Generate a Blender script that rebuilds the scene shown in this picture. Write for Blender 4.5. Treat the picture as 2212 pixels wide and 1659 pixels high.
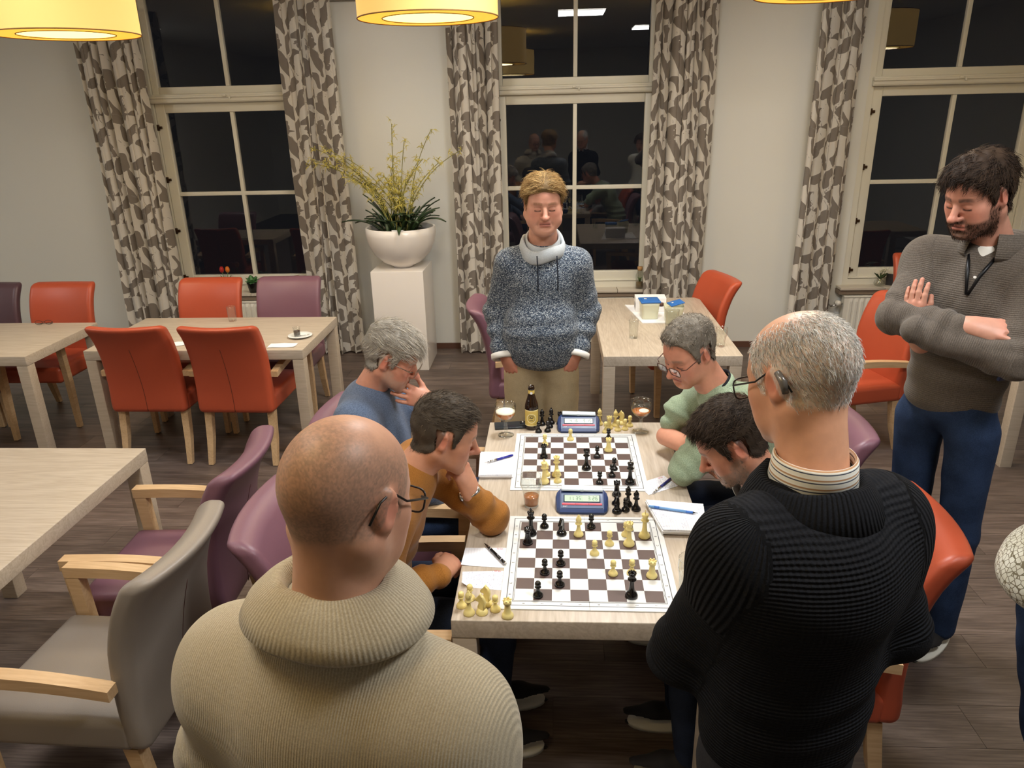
import bpy, bmesh, math, random
import numpy as np
from mathutils import Vector, Matrix, Euler

for _o in list(bpy.data.objects):
    bpy.data.objects.remove(_o, do_unlink=True)
random.seed(7)
RNG = np.random.default_rng(11)
SC = bpy.context.scene
COL = SC.collection
PI = math.pi

# ------------------------------------------------------------------ camera
CAM_F, CAM_YAW, CAM_PITCH, CAM_ROLL = 1602.75, -0.0595, 0.3564, -0.0236
CAM_POS = (-0.1055, -2.0451, 2.116)
def _camera():
    y, t, r = CAM_YAW, CAM_PITCH, CAM_ROLL
    fw = Vector((math.sin(y)*math.cos(t), math.cos(y)*math.cos(t), -math.sin(t)))
    rt = Vector((math.cos(y), -math.sin(y), 0)); up = rt.cross(fw)
    r2 = rt*math.cos(r)+up*math.sin(r); u2 = r2.cross(fw)
    cam = bpy.data.cameras.new('camera'); co = bpy.data.objects.new('camera', cam)
    COL.objects.link(co)
    m = Matrix((r2, u2, -fw)).transposed().to_4x4(); m.translation = Vector(CAM_POS)
    co.matrix_world = m
    cam.sensor_fit = 'HORIZONTAL'; cam.sensor_width = 36.0
    cam.lens = CAM_F/2212*36.0
    cam.clip_start = 0.02
    SC.camera = co
_camera()

# ------------------------------------------------------------------ world, exposure
SC.view_settings.view_transform = 'Standard'
SC.view_settings.look = 'None'
SC.view_settings.gamma = 1.0
SC.view_settings.use_curve_mapping = False
SC.view_settings.exposure = 0.25
w = bpy.data.worlds.new('night'); SC.world = w; w.use_nodes = True
w.node_tree.nodes['Background'].inputs[0].default_value = (0.010, 0.011, 0.014, 1)
w.node_tree.nodes['Background'].inputs[1].default_value = 0.35

# ------------------------------------------------------------------ ceiling LED panel and added fill panels (large area lights)
CEIL = 3.22
LED_AND_FILL = [(0.25, 1.2), (1.38, -0.9), (-1.25, -1.0), (-2.7, 1.0), (-1.5, 3.05), (1.9, 3.05), (-5.6, 1.0)]  # first is the real ceiling panel, the rest are added to brighten the room
LED_AND_FILL_W = [44, 34, 18, 5, 4, 2, 21]
def _led_and_fill_lights():
    for i, (x, y) in enumerate(LED_AND_FILL):
        l = bpy.data.lights.new('led_and_fill_light', 'AREA'); l.shape = 'RECTANGLE'
        l.size = .56; l.size_y = .56; l.energy = LED_AND_FILL_W[i]; l.color = (.965, .985, 1.0)
        o = bpy.data.objects.new('led_and_fill_light', l); COL.objects.link(o)
        o.location = (x, y, CEIL-.035)
_led_and_fill_lights()

# ------------------------------------------------------------------ helpers
def srgb(r, g, b, a=1.0):
    f = lambda c: (c/255/12.92 if c/255 <= .04045 else ((c/255+.055)/1.055)**2.4)
    return (f(r), f(g), f(b), a)

class NT:
    def __init__(s, name):
        s.m = bpy.data.materials.new(name); s.m.use_nodes = True
        s.t = s.m.node_tree; s.b = s.t.nodes['Principled BSDF']; s.out = s.t.nodes['Material Output']
    def n(s, typ, ins=None, **kw):
        x = s.t.nodes.new(typ)
        for k, v in kw.items(): setattr(x, k, v)
        for k, v in (ins or {}).items():
            if isinstance(v, tuple) and len(v) == 2 and hasattr(v[0], 'outputs'):
                s.t.links.new(v[0].outputs[v[1]], x.inputs[k])
            elif hasattr(v, 'outputs'): s.t.links.new(v.outputs[0], x.inputs[k])
            else: x.inputs[k].default_value = v
        return x
    def link(s, a, b, ao=0): s.t.links.new(a.outputs[ao], b)
    def set(s, **kw):
        for k, v in kw.items():
            k = {'color': 'Base Color', 'rough': 'Roughness', 'metal': 'Metallic', 'spec': 'Specular IOR Level',
                 'emit': 'Emission Color', 'emits': 'Emission Strength', 'normal': 'Normal', 'sss': 'Subsurface Weight',
                 'sheen': 'Sheen Weight', 'coat': 'Coat Weight', 'trans': 'Transmission Weight', 'alpha': 'Alpha'}[k]
            if hasattr(v, 'outputs'): s.t.links.new(v.outputs[0], s.b.inputs[k])
            else: s.b.inputs[k].default_value = v
        return s
    def coords(s, which='Object', scale=(1, 1, 1), rot=(0, 0, 0)):
        c = s.n('ShaderNodeTexCoord')
        return s.n('ShaderNodeMapping', {'Vector': (c, which), 'Scale': scale, 'Rotation': rot})
    def ramp(s, fac, stops, const=False):
        r = s.n('ShaderNodeValToRGB', {'Fac': fac})
        if const: r.color_ramp.interpolation = 'CONSTANT'
        e = r.color_ramp.elements
        while len(e) < len(stops): e.new(.5)
        for k, (p, c) in enumerate(stops): e[k].position = p; e[k].color = c
        return r
    def bump(s, h, strength=.2, dist=.002):
        return s.n('ShaderNodeBump', {'Height': h, 'Strength': strength, 'Distance': dist})
    def math(s, op, a, b=0.0, c=None):
        x = s.t.nodes.new('ShaderNodeMath'); x.operation = op
        for k, v in enumerate((a, b) if c is None else (a, b, c)):
            if isinstance(v, tuple): s.t.links.new(v[0].outputs[v[1]], x.inputs[k])
            elif hasattr(v, 'outputs'): s.t.links.new(v.outputs[0], x.inputs[k])
            else: x.inputs[k].default_value = v
        return x
    def attr(s, name): return s.n('ShaderNodeAttribute', attribute_name=name)
    def mix(s, fac, a, b, mode='MIX'):
        x = s.t.nodes.new('ShaderNodeMix'); x.data_type = 'RGBA'; x.blend_type = mode
        for idx, v in ((0, fac), (6, a), (7, b)):
            if isinstance(v, tuple) and len(v) == 2: s.t.links.new(v[0].outputs[v[1]], x.inputs[idx])
            elif hasattr(v, 'outputs'):
                s.t.links.new(v.outputs[2] if v.bl_idname == 'ShaderNodeMix' else v.outputs[0], x.inputs[idx])
            else: x.inputs[idx].default_value = v
        return x
def mixout(nt, mx, key='Base Color'): nt.t.links.new(mx.outputs[2], nt.b.inputs[key])

MATS = {}
def simple(name, col, rough=.5, metal=0.0, spec=.5, **kw):
    if name in MATS: return MATS[name]
    nt = NT(name).set(color=col, rough=rough, metal=metal, spec=spec, **kw)
    MATS[name] = nt.m
    return nt.m

class MB:
    """mesh builder: collects verts and faces (one part), with material slots and smooth flags"""
    def __init__(s): s.v = []; s.f = []; s.mi = []; s.sm = []
    def add(s, verts, faces, mi=0, smooth=False, M=None):
        o = len(s.v)
        if M is not None: verts = [M @ Vector(p) for p in verts]
        s.v += [tuple(p) for p in verts]
        for f in faces:
            s.f.append([i+o for i in f]); s.mi.append(mi); s.sm.append(smooth)
        return s
    def box(s, c, d, mi=0, M=None, smooth=False):
        x, y, z = c; a, b, e = d[0]/2, d[1]/2, d[2]/2
        v = [(x+i*a, y+j*b, z+k*e) for i in (-1, 1) for j in (-1, 1) for k in (-1, 1)]
        f = [(0, 1, 3, 2), (4, 6, 7, 5), (0, 4, 5, 1), (2, 3, 7, 6), (0, 2, 6, 4), (1, 5, 7, 3)]
        return s.add(v, f, mi, smooth, M)
    def bbox(s, lo, hi, mi=0, M=None):
        return s.box([(lo[k]+hi[k])/2 for k in range(3)], [hi[k]-lo[k] for k in range(3)], mi, M)
    def bevbox(s, c, d, r=.003, mi=0, M=None, n=2):
        v, f = rbox(d[0], d[1], d[2], r, n)
        return s.add(v+np.array(c), f, mi, True, M)
    def lathe(s, prof, n=24, mi=0, c=(0, 0, 0), M=None, smooth=True, cap=True):
        v = []; f = []
        for (r, z) in prof:
            for k in range(n):
                a = 2*PI*k/n; v.append((c[0]+r*math.cos(a), c[1]+r*math.sin(a), c[2]+z))
        for j in range(len(prof)-1):
            for k in range(n):
                k2 = (k+1) % n
                f.append((j*n+k, j*n+k2, (j+1)*n+k2, (j+1)*n+k))
        if cap:
            if prof[0][0] > 1e-6: f.append(tuple(range(n))[::-1])
            if prof[-1][0] > 1e-6: f.append(tuple((len(prof)-1)*n+k for k in range(n)))
        return s.add(v, f, mi, smooth, M)
    def tube(s, pts, rad, n=8, mi=0, M=None, smooth=True, cap=True, sq=False):
        P = [Vector(p) for p in pts]
        R = rad if hasattr(rad, '__len__') else [rad]*len(P)
        v = []; f = []
        t0 = (P[1]-P[0]).normalized()
        ref = Vector((0, 0, 1)) if abs(t0.z) < .9 else Vector((1, 0, 0))
        nrm = t0.cross(ref).normalized()
        for i, p in enumerate(P):
            t = (P[min(i+1, len(P)-1)]-P[max(i-1, 0)]).normalized()
            nrm = (nrm-t*nrm.dot(t)).normalized(); bn = t.cross(nrm)
            for k in range(n):
                a = 2*PI*k/n + (PI/4 if sq else 0)
                v.append(p+(nrm*math.cos(a)+bn*math.sin(a))*R[i])
        for i in range(len(P)-1):
            for k in range(n):
                k2 = (k+1) % n
                f.append((i*n+k, i*n+k2, (i+1)*n+k2, (i+1)*n+k))
        if cap:
            f.append(tuple(range(n))[::-1]); f.append(tuple((len(P)-1)*n+k for k in range(n)))
        return s.add(v, f, mi, smooth, M)
    def loft(s, rings, mi=0, smooth=True, cap=True, M=None, closed=True):
        n = len(rings[0]); v = [p for r in rings for p in r]; f = []
        for i in range(len(rings)-1):
            for k in range(n if closed else n-1):
                k2 = (k+1) % n
                f.append((i*n+k, i*n+k2, (i+1)*n+k2, (i+1)*n+k))
        if cap and closed:
            f.append(tuple(range(n))[::-1]); f.append(tuple((len(rings)-1)*n+k for k in range(n)))
        return s.add(v, f, mi, smooth, M)
    def prism(s, poly, z0, z1, mi=0, M=None, smooth=False):
        n = len(poly)
        v = [(x, y, z0) for x, y in poly]+[(x, y, z1) for x, y in poly]
        f = [tuple(range(n))[::-1], tuple(range(n, 2*n))]+[(k, (k+1) % n, n+(k+1) % n, n+k) for k in range(n)]
        return s.add(v, f, mi, smooth, M)
    def mesh(s, name, mats):
        me = bpy.data.meshes.new(name); me.from_pydata(s.v, [], s.f)
        for m in (mats if isinstance(mats, (list, tuple)) else [mats]): me.materials.append(m)
        me.polygons.foreach_set('material_index', s.mi); me.polygons.foreach_set('use_smooth', s.sm)
        me.validate(); me.update()
        return me
    def build(s, name, mats, parent=None, loc=None, rz=None):
        o = bpy.data.objects.new(name, s.mesh(name, mats)); COL.objects.link(o)
        if parent is not None: o.parent = parent
        if loc is not None: o.location = loc
        if rz is not None: o.rotation_euler = (0, 0, rz)
        return o

_RB = {}
def rbox(sx, sy, sz, r, n=2, sub=(0, 0, 0)):
    """rounded box: verts array and quad faces; n rings in the rounding, sub extra cuts per axis"""
    key = (round(sx, 5), round(sy, 5), round(sz, 5), round(r, 5), n, sub)
    if key in _RB: return _RB[key]
    h = np.array([sx, sy, sz])/2; r = min(r, h.min()*.999)
    def axis(k):
        core = np.linspace(-(h[k]-r), h[k]-r, 2+sub[k])
        e = np.array([math.tan(PI/4*(j/n)) for j in range(1, n+1)])*r
        return np.concatenate([(-(h[k]-r)-e)[::-1], core, (h[k]-r)+e])
    A = [axis(k) for k in range(3)]
    vs = []; fs = []; idx = {}
    def vid(p):
        inner = np.clip(p, -(h-r), h-r); d = p-inner; L = np.linalg.norm(d)
        q = inner+d/L*r if L > 1e-9 else p
        k = tuple(np.round(q, 5))
        if k not in idx: idx[k] = len(vs); vs.append(q)
        return idx[k]
    for ax in range(3):
        a, b = [(1, 2), (2, 0), (0, 1)][ax]
        for sgn in (-1, 1):
            g = [[None]*len(A[b]) for _ in A[a]]
            for i, u in enumerate(A[a]):
                for j, w_ in enumerate(A[b]):
                    p = np.zeros(3); p[ax] = sgn*h[ax]; p[a] = u; p[b] = w_
                    g[i][j] = vid(p)
            for i in range(len(A[a])-1):
                for j in range(len(A[b])-1):
                    q = (g[i][j], g[i+1][j], g[i+1][j+1], g[i][j+1])
                    if len(set(q)) < 3: continue
                    q = tuple(dict.fromkeys(q))
                    fs.append(q if sgn > 0 else q[::-1])
    _RB[key] = (np.array(vs), fs)
    return _RB[key]

def tag(o, label=None, cat=None, group=None, kind=None):
    if label: o['label'] = label
    if cat: o['category'] = cat
    if group: o['group'] = group
    if kind: o['kind'] = kind
    return o
def empty(name, loc=(0, 0, 0), rz=0.0, label=None, cat=None, group=None):
    o = bpy.data.objects.new(name, None); COL.objects.link(o)
    o.location = loc; o.rotation_euler = (0, 0, rz); o.empty_display_size = .05
    return tag(o, label, cat, group)
def copy_tree(o, parent=None):
    c = o.copy(); COL.objects.link(c); c.parent = parent
    for ch in list(o.children): copy_tree(ch, c)
    return c
def struct(o): o['kind'] = 'structure'; return o
# ------------------------------------------------------------------ materials
def m_wall():
    nt = NT('wall_paint'); c = nt.coords('Object')
    n1 = nt.n('ShaderNodeTexNoise', {'Vector': c, 'Scale': 260., 'Detail': 2.})
    nt.set(color=srgb(218, 217, 210), rough=.85, spec=.2, normal=nt.bump(n1, .12, .001)); return nt.m
def m_floor():
    nt = NT('wood_look_vinyl'); c = nt.coords('Object', (1.3, 11, 1))
    info = nt.n('ShaderNodeObjectInfo')
    off = nt.n('ShaderNodeVectorMath', {0: c, 1: nt.n('ShaderNodeCombineXYZ', {'X': nt.math('MULTIPLY', (info, 'Random'), 37.), 'Y': nt.math('MULTIPLY', (info, 'Random'), 91.), 'Z': 0.})}, operation='ADD')
    n1 = nt.n('ShaderNodeTexNoise', {'Vector': off, 'Scale': 1.6, 'Detail': 6., 'Roughness': .65, 'Distortion': .6})
    c2 = nt.n('ShaderNodeVectorMath', {0: off, 1: (2.2, 5.5, 1.)}, operation='MULTIPLY')
    n2 = nt.n('ShaderNodeTexNoise', {'Vector': c2, 'Scale': 2.0, 'Detail': 4.})
    r = nt.ramp(n1, [(.25, srgb(78, 66, 61)), (.5, srgb(105, 91, 84)), (.75, srgb(128, 113, 104))])
    f = nt.ramp(n2, [(.35, (.62, .6, .58, 1)), (.6, (1, 1, 1, 1))])
    mx = nt.mix(1.0, r, f, 'MULTIPLY')
    tint = nt.math('MULTIPLY_ADD', (info, 'Random'), .32, .84)
    mx2 = nt.mix(1.0, mx, nt.n('ShaderNodeCombineColor', {0: tint, 1: tint, 2: tint}), 'MULTIPLY')
    mixout(nt, mx2); nt.set(rough=.42, spec=.45, normal=nt.bump(n2, .08, .001)); return nt.m
def m_laminate(name, a, b, axis='x', rough=.38):
    nt = NT(name); sc = (.8, 9, 9) if axis == 'x' else (9, .8, 9)
    c = nt.coords('Object', sc)
    n1 = nt.n('ShaderNodeTexNoise', {'Vector': c, 'Scale': 1.1, 'Detail': 3., 'Distortion': .8})
    w1 = nt.math('FRACT', nt.math('MULTIPLY', n1, 9.0))                        # contour lines of the noise: flame figure
    w1 = nt.math('ABSOLUTE', nt.math('SUBTRACT', w1, .5))
    n2 = nt.n('ShaderNodeTexNoise', {'Vector': nt.coords('Object', tuple(v*5 for v in sc)), 'Scale': 3., 'Detail': 3.})
    fac = nt.math('ADD', nt.math('MULTIPLY', w1, .55), nt.math('MULTIPLY', n2, .7))
    r = nt.ramp(fac, [(.2, b), (.7, a)])
    nt.set(color=r, rough=rough, spec=.4); return nt.m
def m_leather(name, col):
    nt = NT(name); c = nt.coords('Object')
    v = nt.n('ShaderNodeTexVoronoi', {'Vector': c, 'Scale': 420.})
    n1 = nt.n('ShaderNodeTexNoise', {'Vector': c, 'Scale': 7., 'Detail': 3.})
    mx = nt.mix(nt.math('MULTIPLY', n1, .35), col, tuple(x*.72 for x in col[:3])+(1,))
    mixout(nt, mx); nt.set(rough=.42, spec=.45, normal=nt.bump((v, 'Distance') and v, .15, .0008)); return nt.m
def m_thin_glass(name, ior=1.45, tint=(1, 1, 1, 1), rough=0.0):
    nt = NT(name); g_ = nt.n('ShaderNodeNewGeometry'); f = nt.n('ShaderNodeFresnel', {'IOR': nt.math('MULTIPLY_ADD', (g_, 'Backfacing'), 1/ior-ior, ior)})
    t = nt.n('ShaderNodeBsdfTransparent', {'Color': tint}); g = nt.n('ShaderNodeBsdfGlossy', {'Roughness': rough})
    mx = nt.n('ShaderNodeMixShader', {0: f, 1: t, 2: g}); nt.link(mx, nt.out.inputs['Surface']); return nt.m
def m_curtain():
    nt = NT('leaf_print_fabric'); a = nt.attr('pat'); b = nt.attr('line')
    c = nt.coords('Object')
    n1 = nt.n('ShaderNodeTexNoise', {'Vector': c, 'Scale': 500.})
    m1 = nt.ramp((a, 'Fac'), [(0, srgb(140, 131, 122)), (.5, srgb(140, 131, 122)), (.502, srgb(224, 218, 208)), (1, srgb(224, 218, 208))])
    m2 = nt.math('LESS_THAN', (b, 'Fac'), .0028)
    mx = nt.mix(m2, m1, srgb(150, 142, 134))
    mixout(nt, mx); nt.set(rough=.9, spec=.15, normal=nt.bump(n1, .15, .0005))
    tr = nt.n('ShaderNodeBsdfTranslucent'); nt.t.links.new(mx.outputs[2], tr.inputs[0])
    ms = nt.n('ShaderNodeMixShader', {0: .18, 1: nt.b, 2: tr}); nt.link(ms, nt.out.inputs['Surface'])
    return nt.m
M_WALL = m_wall(); M_FLOOR = m_floor()
M_TABX = m_laminate('pale_oak_laminate', srgb(192, 179, 162), srgb(170, 155, 136), 'x')
M_TABY = m_laminate('pale_oak_laminate_lengthwise', srgb(196, 183, 166), srgb(172, 157, 139), 'y')
M_EDGE = m_laminate('pale_oak_edge_band', srgb(188, 173, 154), srgb(174, 158, 138), 'x')
M_BEECH = m_laminate('beech_wood', srgb(206, 174, 134), srgb(188, 154, 114), 'y', .35)
M_ORANGE = m_leather('orange_leather', srgb(178, 78, 50))
M_PURPLE = m_leather('plum_leather', srgb(121, 84, 97))
M_GREY = m_leather('taupe_leather', srgb(139, 129, 119))
M_DPURPLE = m_leather('dark_plum_leather', srgb(84, 60, 68))
M_WHITE = simple('white_paint', srgb(226, 223, 212), .4, spec=.4)
M_FRAME = simple('window_frame_paint', srgb(219, 215, 200), .35, spec=.45)
M_GLOSSW = simple('white_lacquer', srgb(232, 226, 220), .22, spec=.5)
M_PANE = m_thin_glass('window_pane_glass', 1.5)
M_GLASS = m_thin_glass('drinking_glass', 1.75, (.97, .98, .97, 1))
M_BLACK = simple('black_plastic', srgb(18, 17, 17), .25, spec=.5)
M_METAL = simple('steel', (.6, .6, .6, 1), .25, 1.0)
M_BRONZE = simple('dark_bronze', srgb(70, 50, 34), .4, .7)
M_BASEB = simple('brown_baseboard', srgb(92, 62, 48), .5)
M_CURT = m_curtain()
M_SILL = simple('stone_sill_tile', srgb(196, 187, 172), .4)
M_SEAM = simple('leather_seam', srgb(80, 34, 22), .6)
M_FELT = simple('dark_pad', srgb(28, 24, 22), .8)
M_PAPER = simple('white_paper', srgb(236, 236, 238), .7, spec=.2)
M_SHADE = NT('lit_lamp_shade').set(color=srgb(240, 205, 130), rough=.8, emit=srgb(255, 205, 112), emits=.52).m
M_RING = NT('lit_lamp_ring').set(color=srgb(240, 190, 80), rough=.7, emit=(1.0, .50, .055, 1), emits=1.0).m
M_DIFF = NT('lit_lamp_diffuser').set(color=srgb(255, 240, 170), rough=.7, emit=(1.0, .80, .22, 1), emits=2.0).m
M_LED_FILL = NT('led_and_fill_diffuser').set(color=(1, 1, 1, 1), emit=(1, .97, .92, 1), emits=9.0).m
# ------------------------------------------------------------------ room shell
WY = 4.60; XL, XR, YB = -6.2, 5.6, -5.2
WINS = [(-2.872, 0), (0.083, 1), (3.18, 2)]
HW = 0.72            # half width of the window opening
Z_SILL, Z_TOP = 0.572, 3.19
def room():
    b = MB()                                         # window wall, with its three openings
    xs = [XL]+[v for cx, _ in WINS for v in (cx-HW, cx+HW)]+[XR]
    for i in range(0, len(xs), 2): b.bbox((xs[i], WY, 0), (xs[i+1], WY+.3, CEIL))
    for cx, _ in WINS:
        b.bbox((cx-HW, WY, 0), (cx+HW, WY+.3, Z_SILL-.03)); b.bbox((cx-HW, WY, Z_TOP), (cx+HW, WY+.3, CEIL))
    struct(b.build('wall_back', M_WALL))
    struct(MB().bbox((XL-.2, YB, 0), (XL, WY+.3, CEIL)).build('wall_left', M_WALL))
    struct(MB().bbox((XR, YB, 0), (XR+.2, WY+.3, CEIL)).build('wall_right', M_WALL))
    struct(MB().bbox((XL-.2, YB-.2, 0), (XR+.2, YB, CEIL)).build('wall_front', M_WALL))
    struct(MB().bbox((XL-.2, YB-.2, CEIL), (XR+.2, WY+.3, CEIL+.15)).build('ceiling', simple('ceiling_paint', srgb(228, 226, 220), .9)))
    fl = struct(MB().bbox((XL-.2, YB-.2, -.1), (XR+.2, WY+.3, -.002)).build('floor', simple('floor_base', srgb(86, 74, 68), .6)))
    # floor planks, one object each
    pw, pl = .20, 1.5
    me = MB().box((0, 0, -.0005), (pl-.0016, pw-.0016, .003)).mesh('plank', M_FLOOR)
    y = WY-pw/2; r = 0
    while y > -2.3:
        off = (r*.57) % 1*pl
        x = -5.3-off+pl/2
        while x-pl/2 < 4.9:
            o = bpy.data.objects.new('plank', me); COL.objects.link(o); o.parent = fl; o.location = (x, y, 0)
            x += pl
        y -= pw; r += 1
    # baseboard between the windows, curtain rail band above
    struct(MB().bbox((XL, WY-.014, 0), (XR, WY, .055)).build('baseboard_back', M_BASEB))
    for i in range(0, len(xs), 2): struct(MB().bbox((xs[i], WY-.03, 2.955), (xs[i+1], WY, 3.03)).build('trim_%d' % (i//2+1), simple('grey_band', srgb(120, 112, 104), .7)))
room()

def window(k, cx):
    w = struct(empty('window_%d' % (k+1), (cx, WY, 0)))
    fy = .03                                          # frame face behind the wall face
    f = MB()                                          # outer casing
    for s in (-1, 1): f.bbox((s*HW-(.05 if s > 0 else 0), fy-.02, Z_SILL), (s*HW+(0 if s > 0 else .05), fy+.16, Z_TOP))
    f.bbox((-HW+.05, fy-.02, Z_TOP-.05), (HW-.05, fy+.16, Z_TOP))
    f.bbox((-HW+.05, fy-.02, Z_SILL), (HW-.05, fy+.16, Z_SILL+.052))
    f.build('casing', M_FRAME, w)
    hw = HW-.052
    def sash(z0, z1, st, muntins):
        s = MB()
        for sg in (-1, 1): s.bevbox((sg*(hw-st/2), fy+.03, (z0+z1)/2), (st, .055, z1-z0), .006)
        s.bevbox((0, fy+.03, z0+st/2), (2*hw-2*st, .054, st), .006); s.bevbox((0, fy+.03, z1-st/2), (2*hw-2*st, .054, st), .006)
        p = s.build('sash', M_FRAME, w)
        m = MB().bevbox((0, fy+.028, (z0+z1)/2), (.034, .04, z1-z0-2*st), .005)
        m.build('glazing_bar', M_FRAME, p)
        for zz in muntins: MB().bevbox((0, fy+.028, zz), (2*hw-2*st, .038, .034), .005).build('glazing_bar', M_FRAME, p)
        zs = [z0+st]+list(muntins)+[z1-st]
        for a, b_ in zip(zs[:-1], zs[1:]):
            for sg in (-1, 1):
                x0, x1 = sorted((sg*.012, sg*(hw-st)))
                MB().bbox((x0, fy+.034, a), (x1, fy+.038, b_)).build('pane', M_PANE, p)
    sash(.630, 2.222, .085, [1.452]); sash(2.285, Z_TOP-.055, .06, [])
    t = MB().bevbox((0, fy+.0, 2.253), (2*HW-.06, .10, .07), .012); t.bevbox((0, fy-.045, 2.262), (2*HW-.06, .03, .022), .008)
    t.bevbox((0, fy-.035, 2.222), (2*HW-.06, .02, .014), .005)
    tr = t.build('transom', M_FRAME, w)
    MB().bevbox((-.01, fy-.065, 2.268), (.03, .02, .018), .004).bevbox((.03, fy-.062, 2.255), (.014, .016, .03), .004).build('latch', M_FRAME, tr)
    MB().bevbox((-.0, fy-.006, .634), (2*hw, .03, .014), .004).bevbox((.12, fy-.02, .640), (.05, .02, .012), .004).build('water_bar', M_FRAME, w)
    for z in (.70, 1.13, 1.58, 2.02):
        h = MB().bevbox((-hw+.004, fy-.008, z), (.022, .02, .05), .004).bevbox((-hw+.024, fy-.006, z), (.03, .016, .022), .004)
        h.build('hinge', M_BRONZE, w)
    # tiled sill
    s = struct(empty('window_sill', (cx, WY, 0))); s.parent = w; s.location = (0, 0, 0)
    n = 4; tw = (2*HW+.10)/n
    for i in range(n):
        MB().bevbox((-HW-.05+tw*(i+.5), -.045, Z_SILL-.012), (tw-.004, .15, .024), .004).build('sill_tile', M_SILL, s)
    MB().bbox((-HW-.05, -.10, Z_SILL-.065), (HW+.05, .0, Z_SILL-.027)).build('sill_apron', simple('sill_apron_brown', srgb(128, 112, 96), .6), s)
    return w
for cx, k in WINS: window(k, cx)

# ------------------------------------------------------------------ radiators
def radiator(cx, label, W_=1.04):
    o = empty('radiator', (cx, WY, 0), label=label, cat='radiator', group='panel radiators under the windows')
    z0, z1 = .09, .485
    b = MB(); n = int(W_/.05)
    prof = []
    for i in range(n):
        x = -W_/2+.03+(W_-.06)*(i+.5)/n
        prof += [(x-.017, 0), (x-.010, .012), (x+.010, .012), (x+.017, 0)]
    front = [(-W_/2, 0)]+prof+[(W_/2, 0)]
    r0 = [(x, -.115-d, z0+.03) for x, d in front]; r1 = [(x, -.115-d, z1-.035) for x, d in front]
    rt = [(x, -.115, z1) for x, d in front]; rb = [(x, -.115, z0) for x, d in front]
    b.loft([rb, r0, r1, rt], smooth=False, cap=False, closed=False)
    b.bbox((-W_/2, -.112, z0), (W_/2, -.045, z1)); b.build('panel', M_WHITE, o)
    MB().bevbox((0, -.08, z1+.006), (W_+.01, .085, .014), .004).build('top_grille', M_WHITE, o)
    v = MB(); v.tube([(-W_/2-.10, -.02, .40), (-W_/2-.10, -.08, .40), (-W_/2, -.08, .42)], .009, 8)
    v.build('pipe', M_METAL, o)
    MB().lathe([(.0, -.03), (.021, -.03), (.024, 0), (.021, .035), (0, .038)], 16, M=Matrix.Translation((-W_/2-.055, -.11, .435)) @ Matrix.Rotation(PI/2.2, 4, 'X')).build('valve_knob', M_WHITE, o)
radiator(-2.85, 'cream panel radiator behind the chairs, under the window with tulips')
radiator(0.09, 'cream panel radiator under the middle window behind the standing man')
radiator(3.17, 'cream panel radiator with round valve knob under the right window', 1.42)

# ------------------------------------------------------------------ curtains
def leaf_pattern():
    """list of leaves for one repeat of the print (0.66 m): (x, y, angle, length, width, bend)"""
    L = []
    spots = [(.07, .08, .4, .20, .105, 4.5), (.24, .06, 1.7, .17, .085, -5.), (.42, .05, .9, .20, .10, 4.5), (.59, .10, 2.4, .17, .08, -5.), (.15, .21, 2.6, .17, .08, 5.), (.33, .19, .2, .19, .095, -4.5), (.50, .24, 1.3, .20, .10, 5.),
             (.04, .33, 1.0, .17, .085, -5.), (.22, .36, 2.2, .21, .105, 4.), (.41, .38, .7, .17, .08, -5.5), (.60, .36, 1.9, .19, .09, 5.), (.10, .50, .3, .19, .095, 5.), (.30, .52, 1.5, .17, .085, -5.), (.47, .52, 2.7, .20, .10, 4.5), (.61, .60, .8, .16, .075, -5.), (.20, .63, 2.9, .16, .075, 5.)]
    for s in spots: L.append(s)
    for bx, by, ba in ((.40, .28, 2.0), (.14, .43, .8), (.53, .44, 2.6), (.34, .62, .5), (.02, .21, 1.4)):      # twigs with small leaflets
        for i in range(3):
            t = i*.036; x = bx+math.cos(ba)*t; y = by+math.sin(ba)*t
            for sg in (-1, 1): L.append((x+math.cos(ba+sg*.8)*.026, y+math.sin(ba+sg*.8)*.026, ba+sg*.8, .062, .026, 6*sg))
    C_ = [(.2, .25, .13), (.5, .45, .16), (.05, .6, .1)]
    return L, C_
def pattern_fields(S, T):
    P_ = .66; S, T = S+.022*np.sin(2*PI*T/P_*2+.7)+.010*np.sin(2*PI*(S+T)/P_*5), T+.020*np.sin(2*PI*S/P_*2+2)+.010*np.sin(2*PI*(S-T)/P_*4); S = S % P_; T = T % P_
    L, C_ = leaf_pattern()
    d = np.full(S.shape, 1.0); ln = np.full(S.shape, 1.0)
    for (x, y, a, l, wd, bend) in L:
        for ox in (-P_, 0, P_):
            for oy in (-P_, 0, P_):
                if x+ox < -.2 or x+ox > P_+.2 or y+oy < -.2 or y+oy > P_+.2: continue
                dx = S-(x+ox); dy = T-(y+oy)
                u = dx*math.cos(a)+dy*math.sin(a); v = -dx*math.sin(a)+dy*math.cos(a)
                h = l/2; v = v-bend*(u*u-h*h*.4)
                q = np.clip(1-(u/h)**2, -3, 1)
                f = np.abs(v)-wd*.5*np.sign(q)*np.abs(q)**.75*(1-.5*np.clip(u/h, -1.3, 1.3))
                d = np.minimum(d, f)
    for (x, y, rr) in C_:
        for ox in (-P_, 0, P_):
            for oy in (-P_, 0, P_):
                ln = np.minimum(ln, np.abs(np.hypot(S-x-ox, (T-y-oy)*.7)-rr))
    return d, ln
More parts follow.
